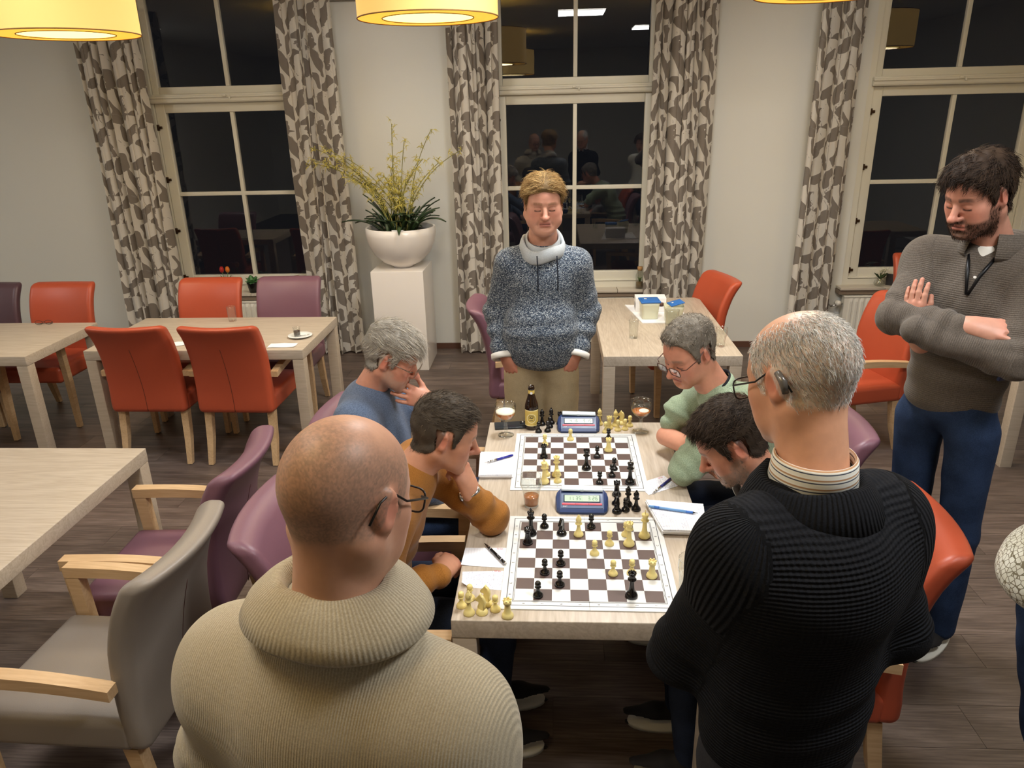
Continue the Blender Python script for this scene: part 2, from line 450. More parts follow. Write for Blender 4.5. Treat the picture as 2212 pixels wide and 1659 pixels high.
def curtain(x0, x1, z0, z1, seed, label, gather=2.1, yc=4.44):
    rs = np.random.default_rng(seed)
    nu, nv = 146, 212
    u = np.linspace(0, 1, nu); v = np.linspace(0, 1, nv); U, V = np.meshgrid(u, v)
    w_ = x1-x0; nf = max(3, round(w_/.085))
    ph = rs.uniform(0, 6); warp = U+.035*np.sin(2*PI*U*1.7+ph)+.012*np.sin(V*5+ph*2+U*4)
    fold = np.sin(2*PI*nf*warp+ph)
    amp = (.042+.018*np.sin(3.3*U*PI+ph))*(.75+.35*V)
    Yv = yc-amp*fold-.012*np.sin(2*PI*nf*2*warp+1.3)
    Xv = x0+w_*U+.016*np.sin(4*PI*nf*warp+2*ph)*(.5+.5*V)+.010*(V-.5)*np.sin(ph)
    Zv = z1+(z0-z1)*V+0*U
    pts = np.stack([Xv, Yv, Zv], -1).reshape(-1, 3)
    seg = np.hypot(np.diff(Xv, axis=1), np.diff(Yv, axis=1)); arc = np.concatenate([np.zeros((nv, 1)), np.cumsum(seg, 1)], 1)
    arc = arc.mean(0, keepdims=True)+0*V
    d, ln = pattern_fields(arc+rs.uniform(0, .6), Zv+rs.uniform(0, .6))
    i = np.arange(nu-1)[None, :]+nu*np.arange(nv-1)[:, None]; i = i.ravel()
    faces = np.stack([i, i+1, i+1+nu, i+nu], -1)
    me = np_mesh('curtain', pts, faces, M_CURT)
    a = me.attributes.new('pat', 'FLOAT', 'POINT'); a.data.foreach_set('value', np.clip(.5+d.ravel()*6, 0, 1).astype(np.float32))
    a = me.attributes.new('line', 'FLOAT', 'POINT'); a.data.foreach_set('value', ln.ravel().astype(np.float32))
    o = bpy.data.objects.new('curtain', me); COL.objects.link(o)
    tag(o, label, 'curtain', 'leaf-print curtains')
    return o
def np_mesh(name, verts, faces, mat, smooth=True):
    me = bpy.data.meshes.new(name)
    verts = np.ascontiguousarray(verts, np.float32); faces = np.ascontiguousarray(faces, np.int32)
    me.vertices.add(len(verts)); me.vertices.foreach_set('co', verts.ravel())
    me.loops.add(faces.size); me.loops.foreach_set('vertex_index', faces.ravel())
    k = faces.shape[1]
    me.polygons.add(len(faces)); me.polygons.foreach_set('loop_start', np.arange(len(faces), dtype=np.int32)*k)
    me.update(calc_edges=True)
    me.polygons.foreach_set('use_smooth', np.full(len(faces), smooth))
    for m in (mat if isinstance(mat, (list, tuple)) else [mat]): me.materials.append(m)
    return me
curtain(-4.03, -3.50, .02, 2.96, 1, 'leaf-print curtain left of the window with tulips, behind the orange chair')
curtain(-2.31, -1.86, .02, 2.96, 2, 'leaf-print curtain between the tulip window and the white flower pedestal')
curtain(-.95, -.53, .02, 2.96, 3, 'leaf-print curtain between the flower pedestal and the standing man')
curtain(.70, 1.20, .02, 2.96, 4, 'leaf-print curtain right of the middle window, behind the blue-lidded tub')
curtain(1.97, 2.33, .02, 2.96, 5, 'leaf-print curtain at the left side of the right window')

# ------------------------------------------------------------------ pendant lamps
def pendant():
    o = empty('pendant_lamp', (0, 0, 0)); R, H = .375, .36
    MB().lathe([(R, 0), (R+.001, .01), (R+.001, H-.01), (R, H)], 64, cap=False).build('shade', M_SHADE, o)
    t = MB()
    for z in (.003, H-.003):
        t.tube([(R*math.cos(a)*1.004, R*math.sin(a)*1.004, z) for a in np.linspace(0, 2*PI, 65)], .0035, 6, cap=False)
    t.build('rim', simple('shade_rim', srgb(150, 110, 60), .6), o)
    r = MB().lathe([(R-.004, .006), (R-.004, .004), (.245, .004), (.245, .006)], 64, cap=False); r.build('lower_ring', M_RING, o)
    MB().lathe([(.245, .004), (.245, H-.02)], 64, cap=False).build('inner_shade', M_DIFF, o)
    MB().lathe([(0, .05), (.24, .05)], 48, cap=False).build('diffuser', M_DIFF, o)
    t = MB().tube([(.245*math.cos(a), .245*math.sin(a), .003) for a in np.linspace(0, 2*PI, 65)], .003, 6, cap=False); t.build('inner_rim', simple('shade_rim', srgb(150, 110, 60), .6), o)
    c = MB()
    for a in (0, 2.1, 4.2): c.tube([(.3*math.cos(a), .3*math.sin(a), H-.01), (0, 0, CEIL-2.575)], .0012, 5)
    c.build('cable', M_METAL, o)
    return o
LAMP_Z = 2.575
_p = pendant(); _first = True
for (x, y, zz, lb) in ((-2.79, 2.35, 2.545, 'lit yellow drum pendant above the table with the coffee glass'), (-.772, 2.35, 2.573, 'lit yellow drum pendant above the white flower pedestal'),
              (1.327, 2.35, 2.63, 'lit yellow drum pendant at the top edge beside the right curtain'), (3.4, 2.35, 2.63, 'lit yellow drum pendant above the table at the right wall'),
              (-.77, -1.35, 2.6, 'lit yellow drum pendant behind the photographer, reflected in the window'), (-2.8, -1.35, 2.6, 'lit yellow drum pendant behind the grey chair')):
    o = _p if _first else copy_tree(_p); _first = False
    o.location = (x, y, zz); tag(o, lb, 'lamp', 'yellow drum pendants')
    l = bpy.data.lights.new('pendant_bulb', 'AREA'); l.shape = 'DISK'; l.size = .44; l.energy = (10 if x < 1.4 else 5) if y > 0 else 2; l.color = (1.0, .80, .55)
    lo = bpy.data.objects.new('pendant_bulb', l); COL.objects.link(lo); lo.location = (x, y, zz-.004)
for (x, y) in LED_AND_FILL:  # all but the first are added fill panels without a real source
    e = struct(empty('ceiling_led_and_fill_panel', (x, y, CEIL)))
    MB().bbox((-.3, -.3, -.018), (.3, .3, -.001)).build('frame', M_WHITE, e)
    MB().bbox((-.285, -.285, -.022), (.285, .285, -.0185)).build('diffuser', M_LED_FILL, e)
# ------------------------------------------------------------------ tables and chairs
def table(x0, x1, y0, y1, label, lengthwise='x', group='pale oak tables'):
    cx, cy = (x0+x1)/2, (y0+y1)/2
    o = empty('dining_table', (cx, cy, 0), label=label, cat='table', group=group)
    w_, d_ = x1-x0, y1-y0; T = .062
    MB().bevbox((0, 0, .75-T/2), (w_, d_, T), .003).build('table_top', M_TABX if lengthwise == 'x' else M_TABY, o)
    for sx in (-1, 1):
        for sy in (-1, 1):
            MB().bevbox((sx*(w_/2-.036), sy*(d_/2-.036), (.75-T-.001)/2), (.07, .07, .75-T-.001), .003).build('leg', M_EDGE, o)
    return o
table(-.40, .40, -.31, 1.11, 'pale oak table with the two chessboards', 'y')
table(.185, .985, 2.07, 3.47, 'pale oak table with the blue-lidded tub by the middle window', 'y')
table(-3.04, -1.645, 2.225, 3.0, 'pale oak table with a coffee glass on a saucer', 'x')
table(-4.75, -3.345, 2.12, 2.895, 'pale oak table at the left edge with folded eyeglasses on it', 'x')
table(-2.70, -1.895, -.58, .825, 'empty pale oak table in the left foreground', 'x')
table(2.60, 4.0, 2.15, 2.95, 'pale oak table behind the bearded man at the right edge', 'x')

def chair_proto(name, leather):
    o = empty(name)
    # seat block
    v, f = rbox(.485, .50, .115, .028, 3, (2, 2, 0)); v = v.copy()
    v[:, 2] += np.where(v[:, 2] > 0, .016*np.cos(v[:, 0]/.485*PI)*np.cos(v[:, 1]/.5*PI), 0)
    v += (0, .02, .4125); MB().add(v, f, 0, True).build('seat', leather, o)
    # back block, leaning and hollow towards the sitter, rolled top
    H0, H1 = .355, .945
    v, f = rbox(.485, .085, H1-H0, .034, 4, (9, 0, 12)); v = v.copy()
    t = (v[:, 2]+(H1-H0)/2)/(H1-H0)
    thick = 1.0-.12*np.sin(t*PI)+.10*np.clip((t-.85)/.15, 0, 1)
    y = v[:, 1]*thick
    lean = -.02*t-.14*np.clip(t-.18, 0, 1)**1.6-.035*np.clip((t-.75)/.25, 0, 1)**2
    hollow = (v[:, 0]/.2425)**2*.042*np.clip((t-.12)/.5, 0, 1)
    v[:, 1] = -.215+y+lean+hollow-.02
    v[:, 2] = v[:, 2]+(H0+H1)/2+(v[:, 0]/.2425)**2*.006*np.clip((t-.8)/.2, 0, 1)
    bk = MB().add(v, f, 0, True).build('backrest', leather, o)
    s = MB(); zz = np.linspace(.37, .80, 12); tt = (zz-H0)/(H1-H0)
    yy = -.235-.0425*(1-.12*np.sin(tt*PI))-.02*tt-.14*np.clip(tt-.18, 0, 1)**1.6-.035*np.clip((tt-.75)/.25, 0, 1)**2
    s.tube([(0, a+.0006, b) for a, b in zip(yy, zz)], .0018, 6); s.build('seam', M_SEAM, bk)
    # legs
    for sx in (-1, 1):
        l = MB(); a = (sx*.205, -.205, .356); b_ = (sx*.212, -.275, 0)
        l.loft([[(p[0]+i*w_, p[1]+j*w_, p[2]) for i, j in ((-1, -1), (1, -1), (1, 1), (-1, 1))] for p, w_ in ((a, .023), (((a[0]+b_[0])/2, (a[1]+b_[1])/2+.008, .17), .0205), ((b_[0], b_[1], .006), .0155))], smooth=False)
        g = l.build('leg', M_BEECH, o)
        MB().lathe([(.012, 0), (.013, .006)], 10, c=(b_[0], b_[1], 0)).build('foot_pad', M_FELT, g)
        l = MB(); st = [((sx*.262, .235, .615), .021), ((sx*.262, .222, .36), .020), ((sx*.258, .215, .006), .0155)]
        l.loft([[(p[0]+i*w_*.95, p[1]+j*w_*1.1, p[2]) for i, j in ((-1, -1), (1, -1), (1, 1), (-1, 1))] for p, w_ in st], smooth=False)
        g = l.build('leg', M_BEECH, o)
        MB().lathe([(.012, 0), (.013, .006)], 10, c=(sx*.258, .215, 0)).build('foot_pad', M_FELT, g)
        ar = MB(); rings = []
        for k in range(9):
            q = k/8; yy_ = .262-q*.49; zc = .633+.012*math.sin(q*PI)-.028*q
            hh = .0205-.003*q
            rings.append([(sx*.262-.022, yy_, zc-hh), (sx*.262+.022, yy_, zc-hh), (sx*.262+.022, yy_, zc+hh), (sx*.262-.022, yy_, zc+hh)])
        ar.loft(rings, smooth=False); ar.build('armrest', M_BEECH, o)
    return o
CH = {k: chair_proto('dining_armchair', m) for k, m in (('o', M_ORANGE), ('p', M_PURPLE), ('g', M_GREY), ('d', M_DPURPLE))}
_used = set()
def chair(k, x, y, rz, label):
    o = CH[k] if k not in _used else copy_tree(CH[k]); _used.add(k)
    o.location = (x, y, 0); o.rotation_euler = (0, 0, math.radians(rz)); tag(o, label, 'chair', 'upholstered armchairs')
    return o
# rz = 0 faces +Y (the windows)
chair('o', -2.662, 2.44, 0, 'orange armchair seen from behind, left one of the pair at the coffee-glass table')
chair('o', -2.088, 2.425, -1, 'orange armchair seen from behind, right one of the pair at the coffee-glass table')
chair('o', -2.71, 3.07, 180, 'orange armchair behind the coffee-glass table, under the tulip window')
chair('p', -2.10, 3.08, 181, 'purple armchair behind the coffee-glass table, next to the leaf curtain')
chair('o', -3.815, 2.97, 180, 'orange armchair behind the table with the folded eyeglasses')
chair('d', -4.395, 2.97, 180, 'dark purple armchair at the far left edge, against the wall')
chair('p', -4.12, 2.30, 2, 'purple armchair cut off at the left edge, in front of the eyeglasses table')
chair('p', -1.60, .392, 92, 'purple armchair at the empty foreground table, farther of the two')
chair('g', -1.56, -.188, 88, 'taupe leather armchair in the left foreground')
chair('p', -.25, 2.63, -88, 'purple armchair behind the standing man in the knitted hoodie')
chair('o', .78, 3.22, 104, 'orange armchair at the right side of the tub table, beside the curtain')
chair('p', -.68, -.0, -88, 'purple armchair of the man in the mustard sweater')
chair('p', -.68, .77, -92, 'purple armchair of the grey-haired man in blue')
chair('p', .70, .70, 92, 'purple armchair of the man in the green sweater')
chair('o', .668, -.015, 86, 'orange armchair of the dark-haired man bending over the board')
chair('o', 1.76, 2.52, 105, 'orange armchair beside the radiator, left of the bearded man')
chair('o', 2.86, 3.72, 178, 'orange armchair behind the bearded man, in front of the right window')

# ------------------------------------------------------------------ flower pedestal
def pedestal():
    MBx = MB().bevbox((0, 0, .4325), (.44, .48, .865), .003)
    tag(MBx.build('pedestal', M_GLOSSW, loc=(-1.40, 4.215, 0)), 'tall white square pedestal carrying the flower bowl', 'pedestal')
    o = empty('flower_bowl', (-1.385, 4.20, .866), label='round white bowl of dark leaves and spidery yellow orchids on the pedestal', cat='potted plant')
    prof = [(.0, 0), (.085, 0), (.09, .012), (.16, .045), (.235, .115), (.278, .20), (.293, .275), (.292, .335), (.282, .339), (.272, .33), (.272, .27), (.25, .2)]
    MB().lathe(prof, 56, cap=False).build('bowl', M_GLOSSW, o)
    MB().lathe([(.27, .29), (.0, .30)], 40, cap=False).build('soil', simple('dark_soil', srgb(36, 28, 22), .95), o)
    MB().bbox((-.02, -.262, .31), (.075, -.26, .345)).build('plant_tag', M_PAPER, o)
    nt = NT('orchid_leaf'); c = nt.coords('Object', (9, 9, 9)); n = nt.n('ShaderNodeTexNoise', {'Vector': c, 'Scale': 2.})
    nt.set(color=nt.ramp(n, [(.3, srgb(30, 44, 28)), (.7, srgb(62, 84, 48))]), rough=.35); ML = nt.m
    r = random.Random(3)
    def leaf(L, w_, a, el, droop, x0, y0):
        rings = []; n_ = 9
        p = Vector((x0, y0, .29)); dirh = Vector((math.cos(a), math.sin(a), 0)); side = Vector((-math.sin(a), math.cos(a), 0))
        for i in range(n_):
            t = i/(n_-1); e = el-droop*t
            ww = w_*(.45+1.1*t)*(1-t**3)+.001
            up = Vector((0, 0, 1))*math.cos(e)-dirh*math.sin(e)
            rings.append([p-side*ww+up*.25*ww, p-up*.006, p+side*ww+up*.25*ww, p+up*.004])
            p = p+(dirh*math.cos(e)+Vector((0, 0, 1))*math.sin(e))*(L/(n_-1))
        return MB().loft(rings)
    for i in range(56):
        a = r.uniform(0, 2*PI); x0, y0 = r.uniform(-.13, .13), r.uniform(-.12, .12)
        if r.random() < .6: a = math.atan2(y0, x0)+r.uniform(-.5, .5)
        leaf(r.uniform(.22, .38), r.uniform(.020, .034), a, r.uniform(.75, 1.4), r.uniform(.5, 1.7), x0, y0).build('leaf', ML, o)
    MS = simple('orchid_stem', srgb(128, 124, 62), .5); MF = simple('orchid_petal', srgb(214, 200, 104), .6)
    stems = []
    for i in range(9): stems.append((r.uniform(2.7, 3.5), r.uniform(.35, .55), r.uniform(.50, .70)))
    stems += [(1.3, .05, .62), (1.0, .12, .60), (.4, .35, .66), (.2, .30, .62), (.1, .42, .66), (2.2, .2, .45), (2.6, .25, .42), (1.7, .18, .45), (.9, .2, .5), (2.9, .3, .5), (4.5, .3, .45), (5.2, .28, .42)]
    stems[0] = (3.05, .60, 1.0); stems[1] = (3.2, .66, .92); stems[2] = (2.95, .52, .90); stems += [(3.1, .72, .98), (2.9, .62, .82), (3.3, .5, .8), (1.35, .06, .86), (.05, .52, .84), (.5, .25, .86), (.9, .1, .74)]
    for (a, lean, L) in stems:
        p = Vector((r.uniform(-.08, .08), r.uniform(-.08, .08), .29)); pts = [p.copy()]; n_ = 10
        for k in range(n_):
            t = k/n_; e = PI/2-lean*(.4+1.9*t)
            hd = Vector((math.cos(a+.2*math.sin(5*t)), math.sin(a+.2*math.sin(5*t))*.55, 0))
            p = p+(hd*math.cos(e)+Vector((0, 0, 1))*math.sin(e))*(L/n_); pts.append(p.copy())
        st = MB().tube(pts, [.0042]*6+[.0032]*5, 6).build('flower_stem', MS, o)
        fl = MB()
        for k in range(4, n_+1):
            for rep in range(2):
                c_ = pts[k]+Vector((r.uniform(-.03, .03), r.uniform(-.03, .03), r.uniform(-.03, .03)))
                fl.tube([pts[k], c_], .0016, 4)
                for q in range(5):
                    d = Vector((r.uniform(-1, 1), r.uniform(-1, 1), r.uniform(-.8, 1))).normalized()
                    l_ = r.uniform(.022, .05)
                    fl.tube([c_, c_+d*l_*.5+Vector((0, 0, .004)), c_+d*l_-Vector((0, 0, .008))], [.0018, .0024, .0007], 4)
        fl.build('blossom', MF, st)
pedestal()
# ------------------------------------------------------------------ implicit-surface modelling kit
A_ = lambda *p: np.array(p, np.float32)
def unit(v): v = np.asarray(v, np.float64); return v/np.linalg.norm(v)
class Field:
    """scalar field on a grid; shapes are blended in locally, the zero surface becomes the mesh"""
    def __init__(s, lo, hi, h):
        s.lo = np.array(lo, np.float32); s.h = h
        s.n = np.ceil((np.array(hi)-np.array(lo))/h).astype(int)+1
        s.F = np.full(s.n, .5, np.float32)
    def _reg(s, lo, hi, pad):
        a = np.clip(np.floor((np.array(lo)-pad-s.lo)/s.h).astype(int), 0, s.n); b = np.clip(np.ceil((np.array(hi)+pad-s.lo)/s.h).astype(int)+1, 0, s.n)
        if np.any(b <= a): return None
        sl = tuple(slice(i, j) for i, j in zip(a, b))
        g = [(s.lo[k]+s.h*np.arange(a[k], b[k], dtype=np.float32)) for k in range(3)]
        return sl, (g[0][:, None, None], g[1][None, :, None], g[2][None, None, :])
    def put(s, fn, lo, hi, k=.01, mode='u'):
        r = s._reg(lo, hi, k+3*s.h)
        if r is None: return s
        sl, (x, y, z) = r; d = fn(x, y, z); F = s.F[sl]
        if mode == 'u':
            e = np.maximum(k-np.abs(F-d), 0)/max(k, 1e-6); s.F[sl] = np.minimum(F, d)-e*e*k*.25
        elif mode == 's':
            e = np.maximum(k-np.abs(F+d), 0)/max(k, 1e-6); s.F[sl] = np.maximum(F, -d)+e*e*k*.25
        return s
    def cone(s, a, b, ra, rb, k=.01, mode='u', flat=None, fs=1.0):
        a = np.asarray(a, np.float32); b = np.asarray(b, np.float32); ba = b-a; L2 = float(ba@ba)+1e-9
        def fn(x, y, z):
            px, py, pz = x-a[0], y-a[1], z-a[2]
            t = np.clip((px*ba[0]+py*ba[1]+pz*ba[2])/L2, 0, 1)
            qx, qy, qz = px-t*ba[0], py-t*ba[1], pz-t*ba[2]; r = ra+(rb-ra)*t
            if flat is not None:
                n = unit(flat); c = qx*n[0]+qy*n[1]+qz*n[2]; g = (1/fs-1)*c
                qx, qy, qz = qx+g*n[0], qy+g*n[1], qz+g*n[2]
                L = np.sqrt(qx*qx+qy*qy+qz*qz); return (L-r)*(fs if fs < 1 else 1)
            return np.sqrt(qx*qx+qy*qy+qz*qz)-r
        R_ = max(ra, rb)*max(1, fs)
        return s.put(fn, np.minimum(a, b)-R_, np.maximum(a, b)+R_, k, mode)
    def ell(s, c, r, R=None, k=.01, mode='u'):
        c = np.asarray(c, np.float32); r = np.asarray(r, np.float32); R = np.eye(3) if R is None else np.asarray(R)
        def fn(x, y, z):
            px, py, pz = x-c[0], y-c[1], z-c[2]
            q = [(px*R[0, i]+py*R[1, i]+pz*R[2, i]) for i in range(3)]
            k0 = np.sqrt(sum((q[i]/r[i])**2 for i in range(3))); k1 = np.sqrt(sum((q[i]/r[i]**2)**2 for i in range(3)))+1e-6
            return k0*(k0-1)/k1
        return s.put(fn, c-r.max(), c+r.max(), k, mode)
    def mesh(s, smooth=1):
        F = s.F; S = F < 0; n = s.n
        cs = np.zeros(n-1, np.int8)
        for i in (0, 1):
            for j in (0, 1):
                for k in (0, 1): cs += S[i:n[0]-1+i, j:n[1]-1+j, k:n[2]-1+k]
        cell = np.argwhere((cs > 0) & (cs < 8)); idx = np.full(n-1, -1, np.int32); idx[tuple(cell.T)] = np.arange(len(cell))
        acc = np.zeros((len(cell), 3), np.float32); cnt = np.zeros(len(cell), np.float32)
        cor = [(i, j, k) for i in (0, 1) for j in (0, 1) for k in (0, 1)]
        val = {c: F[cell[:, 0]+c[0], cell[:, 1]+c[1], cell[:, 2]+c[2]] for c in cor}
        for c in cor:
            for ax in range(3):
                if c[ax]: continue
                d = list(c); d[ax] = 1; d = tuple(d); a, b = val[c], val[d]
                m = (a < 0) != (b < 0); t = np.where(m, a/(a-b+1e-12), 0)
                p = np.tile(np.array(c, np.float32), (len(cell), 1)); p[:, ax] = t
                acc += p*m[:, None]; cnt += m
        V = s.lo+(cell+acc/cnt[:, None])*s.h
        Q = []
        for ax in range(3):
            a, b = (ax+1) % 3, (ax+2) % 3
            sl0 = [slice(None)]*3; sl1 = [slice(None)]*3; sl0[ax] = slice(0, n[ax]-1); sl1[ax] = slice(1, n[ax])
            d = S[tuple(sl0)] != S[tuple(sl1)]; e = np.argwhere(d)
            e = e[(e[:, a] > 0) & (e[:, b] > 0) & (e[:, a] < n[a]-1) & (e[:, b] < n[b]-1)]
            inside = S[tuple(e.T)]
            def at(da, db): q = e.copy(); q[:, a] += da; q[:, b] += db; return idx[tuple(q.T)]
            q = np.stack([at(-1, -1), at(0, -1), at(0, 0), at(-1, 0)], 1)
            q[~inside] = q[~inside][:, ::-1]; Q.append(q)
        Q = np.concatenate(Q); Q = Q[(Q >= 0).all(1)]
        V = V.astype(np.float64)
        for _ in range(smooth): V = lap(V, Q, .5)
        return V, Q
def lap(V, Q, f):
    acc = np.zeros_like(V); cnt = np.zeros(len(V))
    for a in range(4):
        i, j = Q[:, a], Q[:, (a+1) % 4]
        for c in range(3):
            acc[:, c] += np.bincount(i, V[j, c], len(V))+np.bincount(j, V[i, c], len(V))
        cnt += np.bincount(i, minlength=len(V))+np.bincount(j, minlength=len(V))
    return V+f*(acc/np.maximum(cnt, 1)[:, None]-V)
def vnormals(V, Q):
    n = np.cross(V[Q[:, 2]]-V[Q[:, 0]], V[Q[:, 3]]-V[Q[:, 1]]); N = np.zeros_like(V)
    for a in range(4):
        for c in range(3): N[:, c] += np.bincount(Q[:, a], n[:, c], len(V))
    return N/(np.linalg.norm(N, axis=1, keepdims=True)+1e-12)
def snoise(P, f, seed=0):
    """cheap smooth noise in [-1, 1] from a few rotated sines"""
    r = np.random.default_rng(seed); o = np.zeros(len(P))
    for i in range(5):
        d = r.normal(size=3); d /= np.linalg.norm(d); e = r.normal(size=3); e /= np.linalg.norm(e)
        o += np.sin(P@d*f*(1+.35*i)+r.uniform(0, 6)+1.3*np.sin(P@e*f*.7+r.uniform(0, 6)))
    return o/5
def seg_param(P, a, b):
    a = np.asarray(a, float); b = np.asarray(b, float); ba = b-a; L = np.linalg.norm(ba)
    t = np.clip((P-a)@ba/L**2, 0, 1); d = np.linalg.norm(P-a-t[:, None]*ba, axis=1); return t*L, d
def add_attr(me, name, vals):
    a = me.attributes.new(name, 'FLOAT', 'POINT'); a.data.foreach_set('value', np.asarray(vals, np.float32))
def add_col(me, cols, name='tint'):
    a = me.color_attributes.new(name, 'FLOAT_COLOR', 'POINT')
    c = np.ones((len(cols), 4), np.float32); c[:, :3] = cols; a.data.foreach_set('color', c.ravel())
lin = lambda r, g, b: np.array(srgb(r, g, b)[:3])
def sstep(a, b, x): t = np.clip((x-a)/(b-a), 0, 1); return t*t*(3-2*t)

def m_skin():
    nt = NT('skin'); a = nt.attr('tint'); c = nt.coords('Object')
    n1 = nt.n('ShaderNodeTexNoise', {'Vector': c, 'Scale': 55., 'Detail': 4.}); n2 = nt.n('ShaderNodeTexNoise', {'Vector': c, 'Scale': 420., 'Detail': 2.})
    k = nt.math('MULTIPLY_ADD', n1, .22, .89)
    mx = nt.mix(1., (a, 'Color'), nt.n('ShaderNodeCombineColor', {0: k, 1: k, 2: k}), 'MULTIPLY')
    mixout(nt, mx); nt.set(rough=.46, spec=.42, sss=.06, normal=nt.bump(n2, .12, .0006))
    nt.b.inputs['Subsurface Radius'].default_value = (.6, .25, .12); nt.b.inputs['Subsurface Scale'].default_value = .006
    return nt.m
def m_hair():
    nt = NT('hair'); a = nt.attr('tint'); nt.set(rough=.66, spec=.18); nt.t.links.new(a.outputs['Color'], nt.b.inputs['Base Color'])
    return nt.m
M_SKIN = m_skin(); M_HAIR = m_hair()

# ------------------------------------------------------------------ head
def head_frame(fwd, roll=0.0):
    f = unit(fwd); r = np.cross(f, (0, 0, 1)); r = unit(r); u = np.cross(r, f)
    if roll: r, u = r*math.cos(roll)+u*math.sin(roll), u*math.cos(roll)-r*math.sin(roll)
    return np.stack([r, f, u], 1)             # columns: right, forward, up
def build_head(c, Rm, neck_base, p):
    """returns verts (world), quads, colours; c = head centre, Rm = frame, neck_base world point"""
    jw = p.get('jaw', 1.0); fat = p.get('fat', 0.0); h = p.get('res', .0030); nr = p.get('neck', .058)
    nb = Rm.T@(np.asarray(neck_base, float)-np.asarray(c, float))
    lo = np.minimum([-.115, -.135, -.15], nb-.09); hi = np.maximum([.115, .15, .15], nb+.09)
    F = Field(lo, hi, h)
    F.ell((0, -.018, .030), (.0765, .100, .091), k=.02)
    F.ell((0, .022, .020), (.068, .066, .078), k=.03)
    F.ell((0, .020, -.042), (.063*jw, .062, .066), k=.03)
    for s in (-1, 1):
        F.cone((s*.054*jw, -.010, -.052), (s*.026*jw, .068, -.098), .020+fat*.006, .017, k=.03)
        F.ell((s*.046, .054, -.020), (.022, .022, .022), k=.03)
        F.ell((s*.038*jw, .058, -.062), (.022+.010*fat, .022, .028), k=.03)
    F.ell((0, .077, -.100), (.024*jw, .018, .017), k=.024)
    if fat > .5: F.ell((0, .035, -.115), (.045, .045, .022), k=.03)
    for s in (-1, 1): F.cone((s*.012, .0805, .0225), (s*.046, .066, .0235), .0100, .0085, k=.014)
    for s in (-1, 1): F.ell((s*.033, .1015, -.002), (.0215, .0205, .0145), k=.014, mode='s')
    F.ell((0, .100, .010), (.010, .012, .010), k=.012, mode='s')
    for s in (-1, 1): F.ell((s*.032, .0725, -.003), (.0165, .0135, .0125), k=.004)
    for s in (-1, 1): F.cone((s*.018, .083, -.0155), (s*.046, .074, -.0135), .0035, .0035, k=.008)     # lower lid pouch
    nl = p.get('nose', 1.0)
    F.cone((0, .083, .014), (0, .100+.009*nl, -.028), .0080, .0118, k=.012); F.ell((0, .104+.010*nl, -.033), (.0132, .0130, .0108), k=.008)
    for s in (-1, 1):
        F.ell((s*.0145, .0985, -.037), (.0095, .012, .0085), k=.006)
        F.ell((s*.0072, .107, -.0455), (.0045, .006, .003), k=.003, mode='s')
    F.ell((0, .083, -.066), (.029, .012, .020), k=.016)
    F.cone((-.020, .0855, -.0620), (.020, .0855, -.0620), .0060, .0060, k=.006); F.cone((-.017, .0865, -.0735), (.017, .0865, -.0735), .0070, .0070, k=.006)
    F.cone((-.027, .0945, -.0675), (.027, .0945, -.0675), .0030, .0030, k=.004, mode='s')
    F.ell((0, .097, -.086), (.020, .010, .006), k=.010, mode='s')
    for s in (-1, 1): F.cone((s*.020, .103, -.036), (s*.037, .088, -.070), .0035, .0035, k=.010, mode='s')   # nose-mouth crease
    for s in (-1, 1):        # ears
        Rz = np.array([[math.cos(.42*s), math.sin(.42*s), 0], [-math.sin(.42*s), math.cos(.42*s), 0], [0, 0, 1]])
        F.ell((s*.0815, -.016, .002), (.0075, .019, .031), Rz, k=.006)
        F.ell((s*.0765, -.006, -.024), (.007, .010, .012), Rz, k=.008)
        F.ell((s*.0895, -.010, .001), (.0055, .0105, .018), Rz, k=.005, mode='s')
        F.cone((s*.074, -.012, .02), (s*.074, -.010, -.02), .008, .007, k=.01)
    F.cone((0, -.022, -.040), nb, .054, nr+.004, k=.03)
    for s in (-1, 1): F.cone((s*.055, -.025, -.05), nb*.85+np.array([s*.02, .04, 0]), .012, .012, k=.03)
    V, Q = F.mesh(1)
    x, y, z = V.T; ax = np.abs(x)
    base = lin(*p.get('skin', (204, 150, 124))); col = np.tile(base, (len(V), 1))
    def mixc(m, c_): nonlocal col; m = np.clip(m, 0, 1)[:, None]; col = col*(1-m)+np.asarray(c_)*m
    red = lin(*p.get('red', (206, 118, 98)))
    g = lambda cx, cy, cz, r: np.exp(-(((ax-cx)**2+(y-cy)**2+(z-cz)**2)/r**2))
    mixc(.55*g(0, .112, -.033, .020), red); mixc(.45*g(.045, .07, -.028, .030), red); mixc(.65*g(.083, -.014, .0, .028), red); mixc(.25*g(0, .07, .07, .05), red)
    mixc(.35*g(.030, .088, -.004, .016), lin(176, 116, 98))
    hc = lin(*p.get('haircol', (90, 75, 62))); hn = snoise(V, 420, 3)*.5+.5
    if p.get('brow', 1): mixc(p.get('brow', 1)*.85*sstep(.0085, .0035, np.abs(z-.0225-.12*(.03-np.abs(ax-.028))))*sstep(.010, .016, ax)*sstep(.056, .046, ax)*(y > .05)*(.5+.6*hn), hc*.8)
    mixc(.9*sstep(.0036, .0014, np.abs(z+.0085-9*(ax-.032)**2))*sstep(.0165, .013, np.abs(ax-.032))*(y > .06), lin(48, 32, 28))   # lash line of the lowered lids
    mixc(.35*sstep(.0025, .001, np.abs(z-.009+6*(ax-.032)**2))*(np.abs(ax-.032) < .016)*(y > .06), lin(140, 88, 70))
    lip = sstep(.013, .009, np.abs(z+.0675))*sstep(.027, .021, ax)*(y > .07); mixc(.6*lip, lin(178, 96, 88))
    mixc(.9*sstep(.0022, .001, np.abs(z+.0675))*sstep(.027, .022, ax)*(y > .07), lin(110, 56, 50))
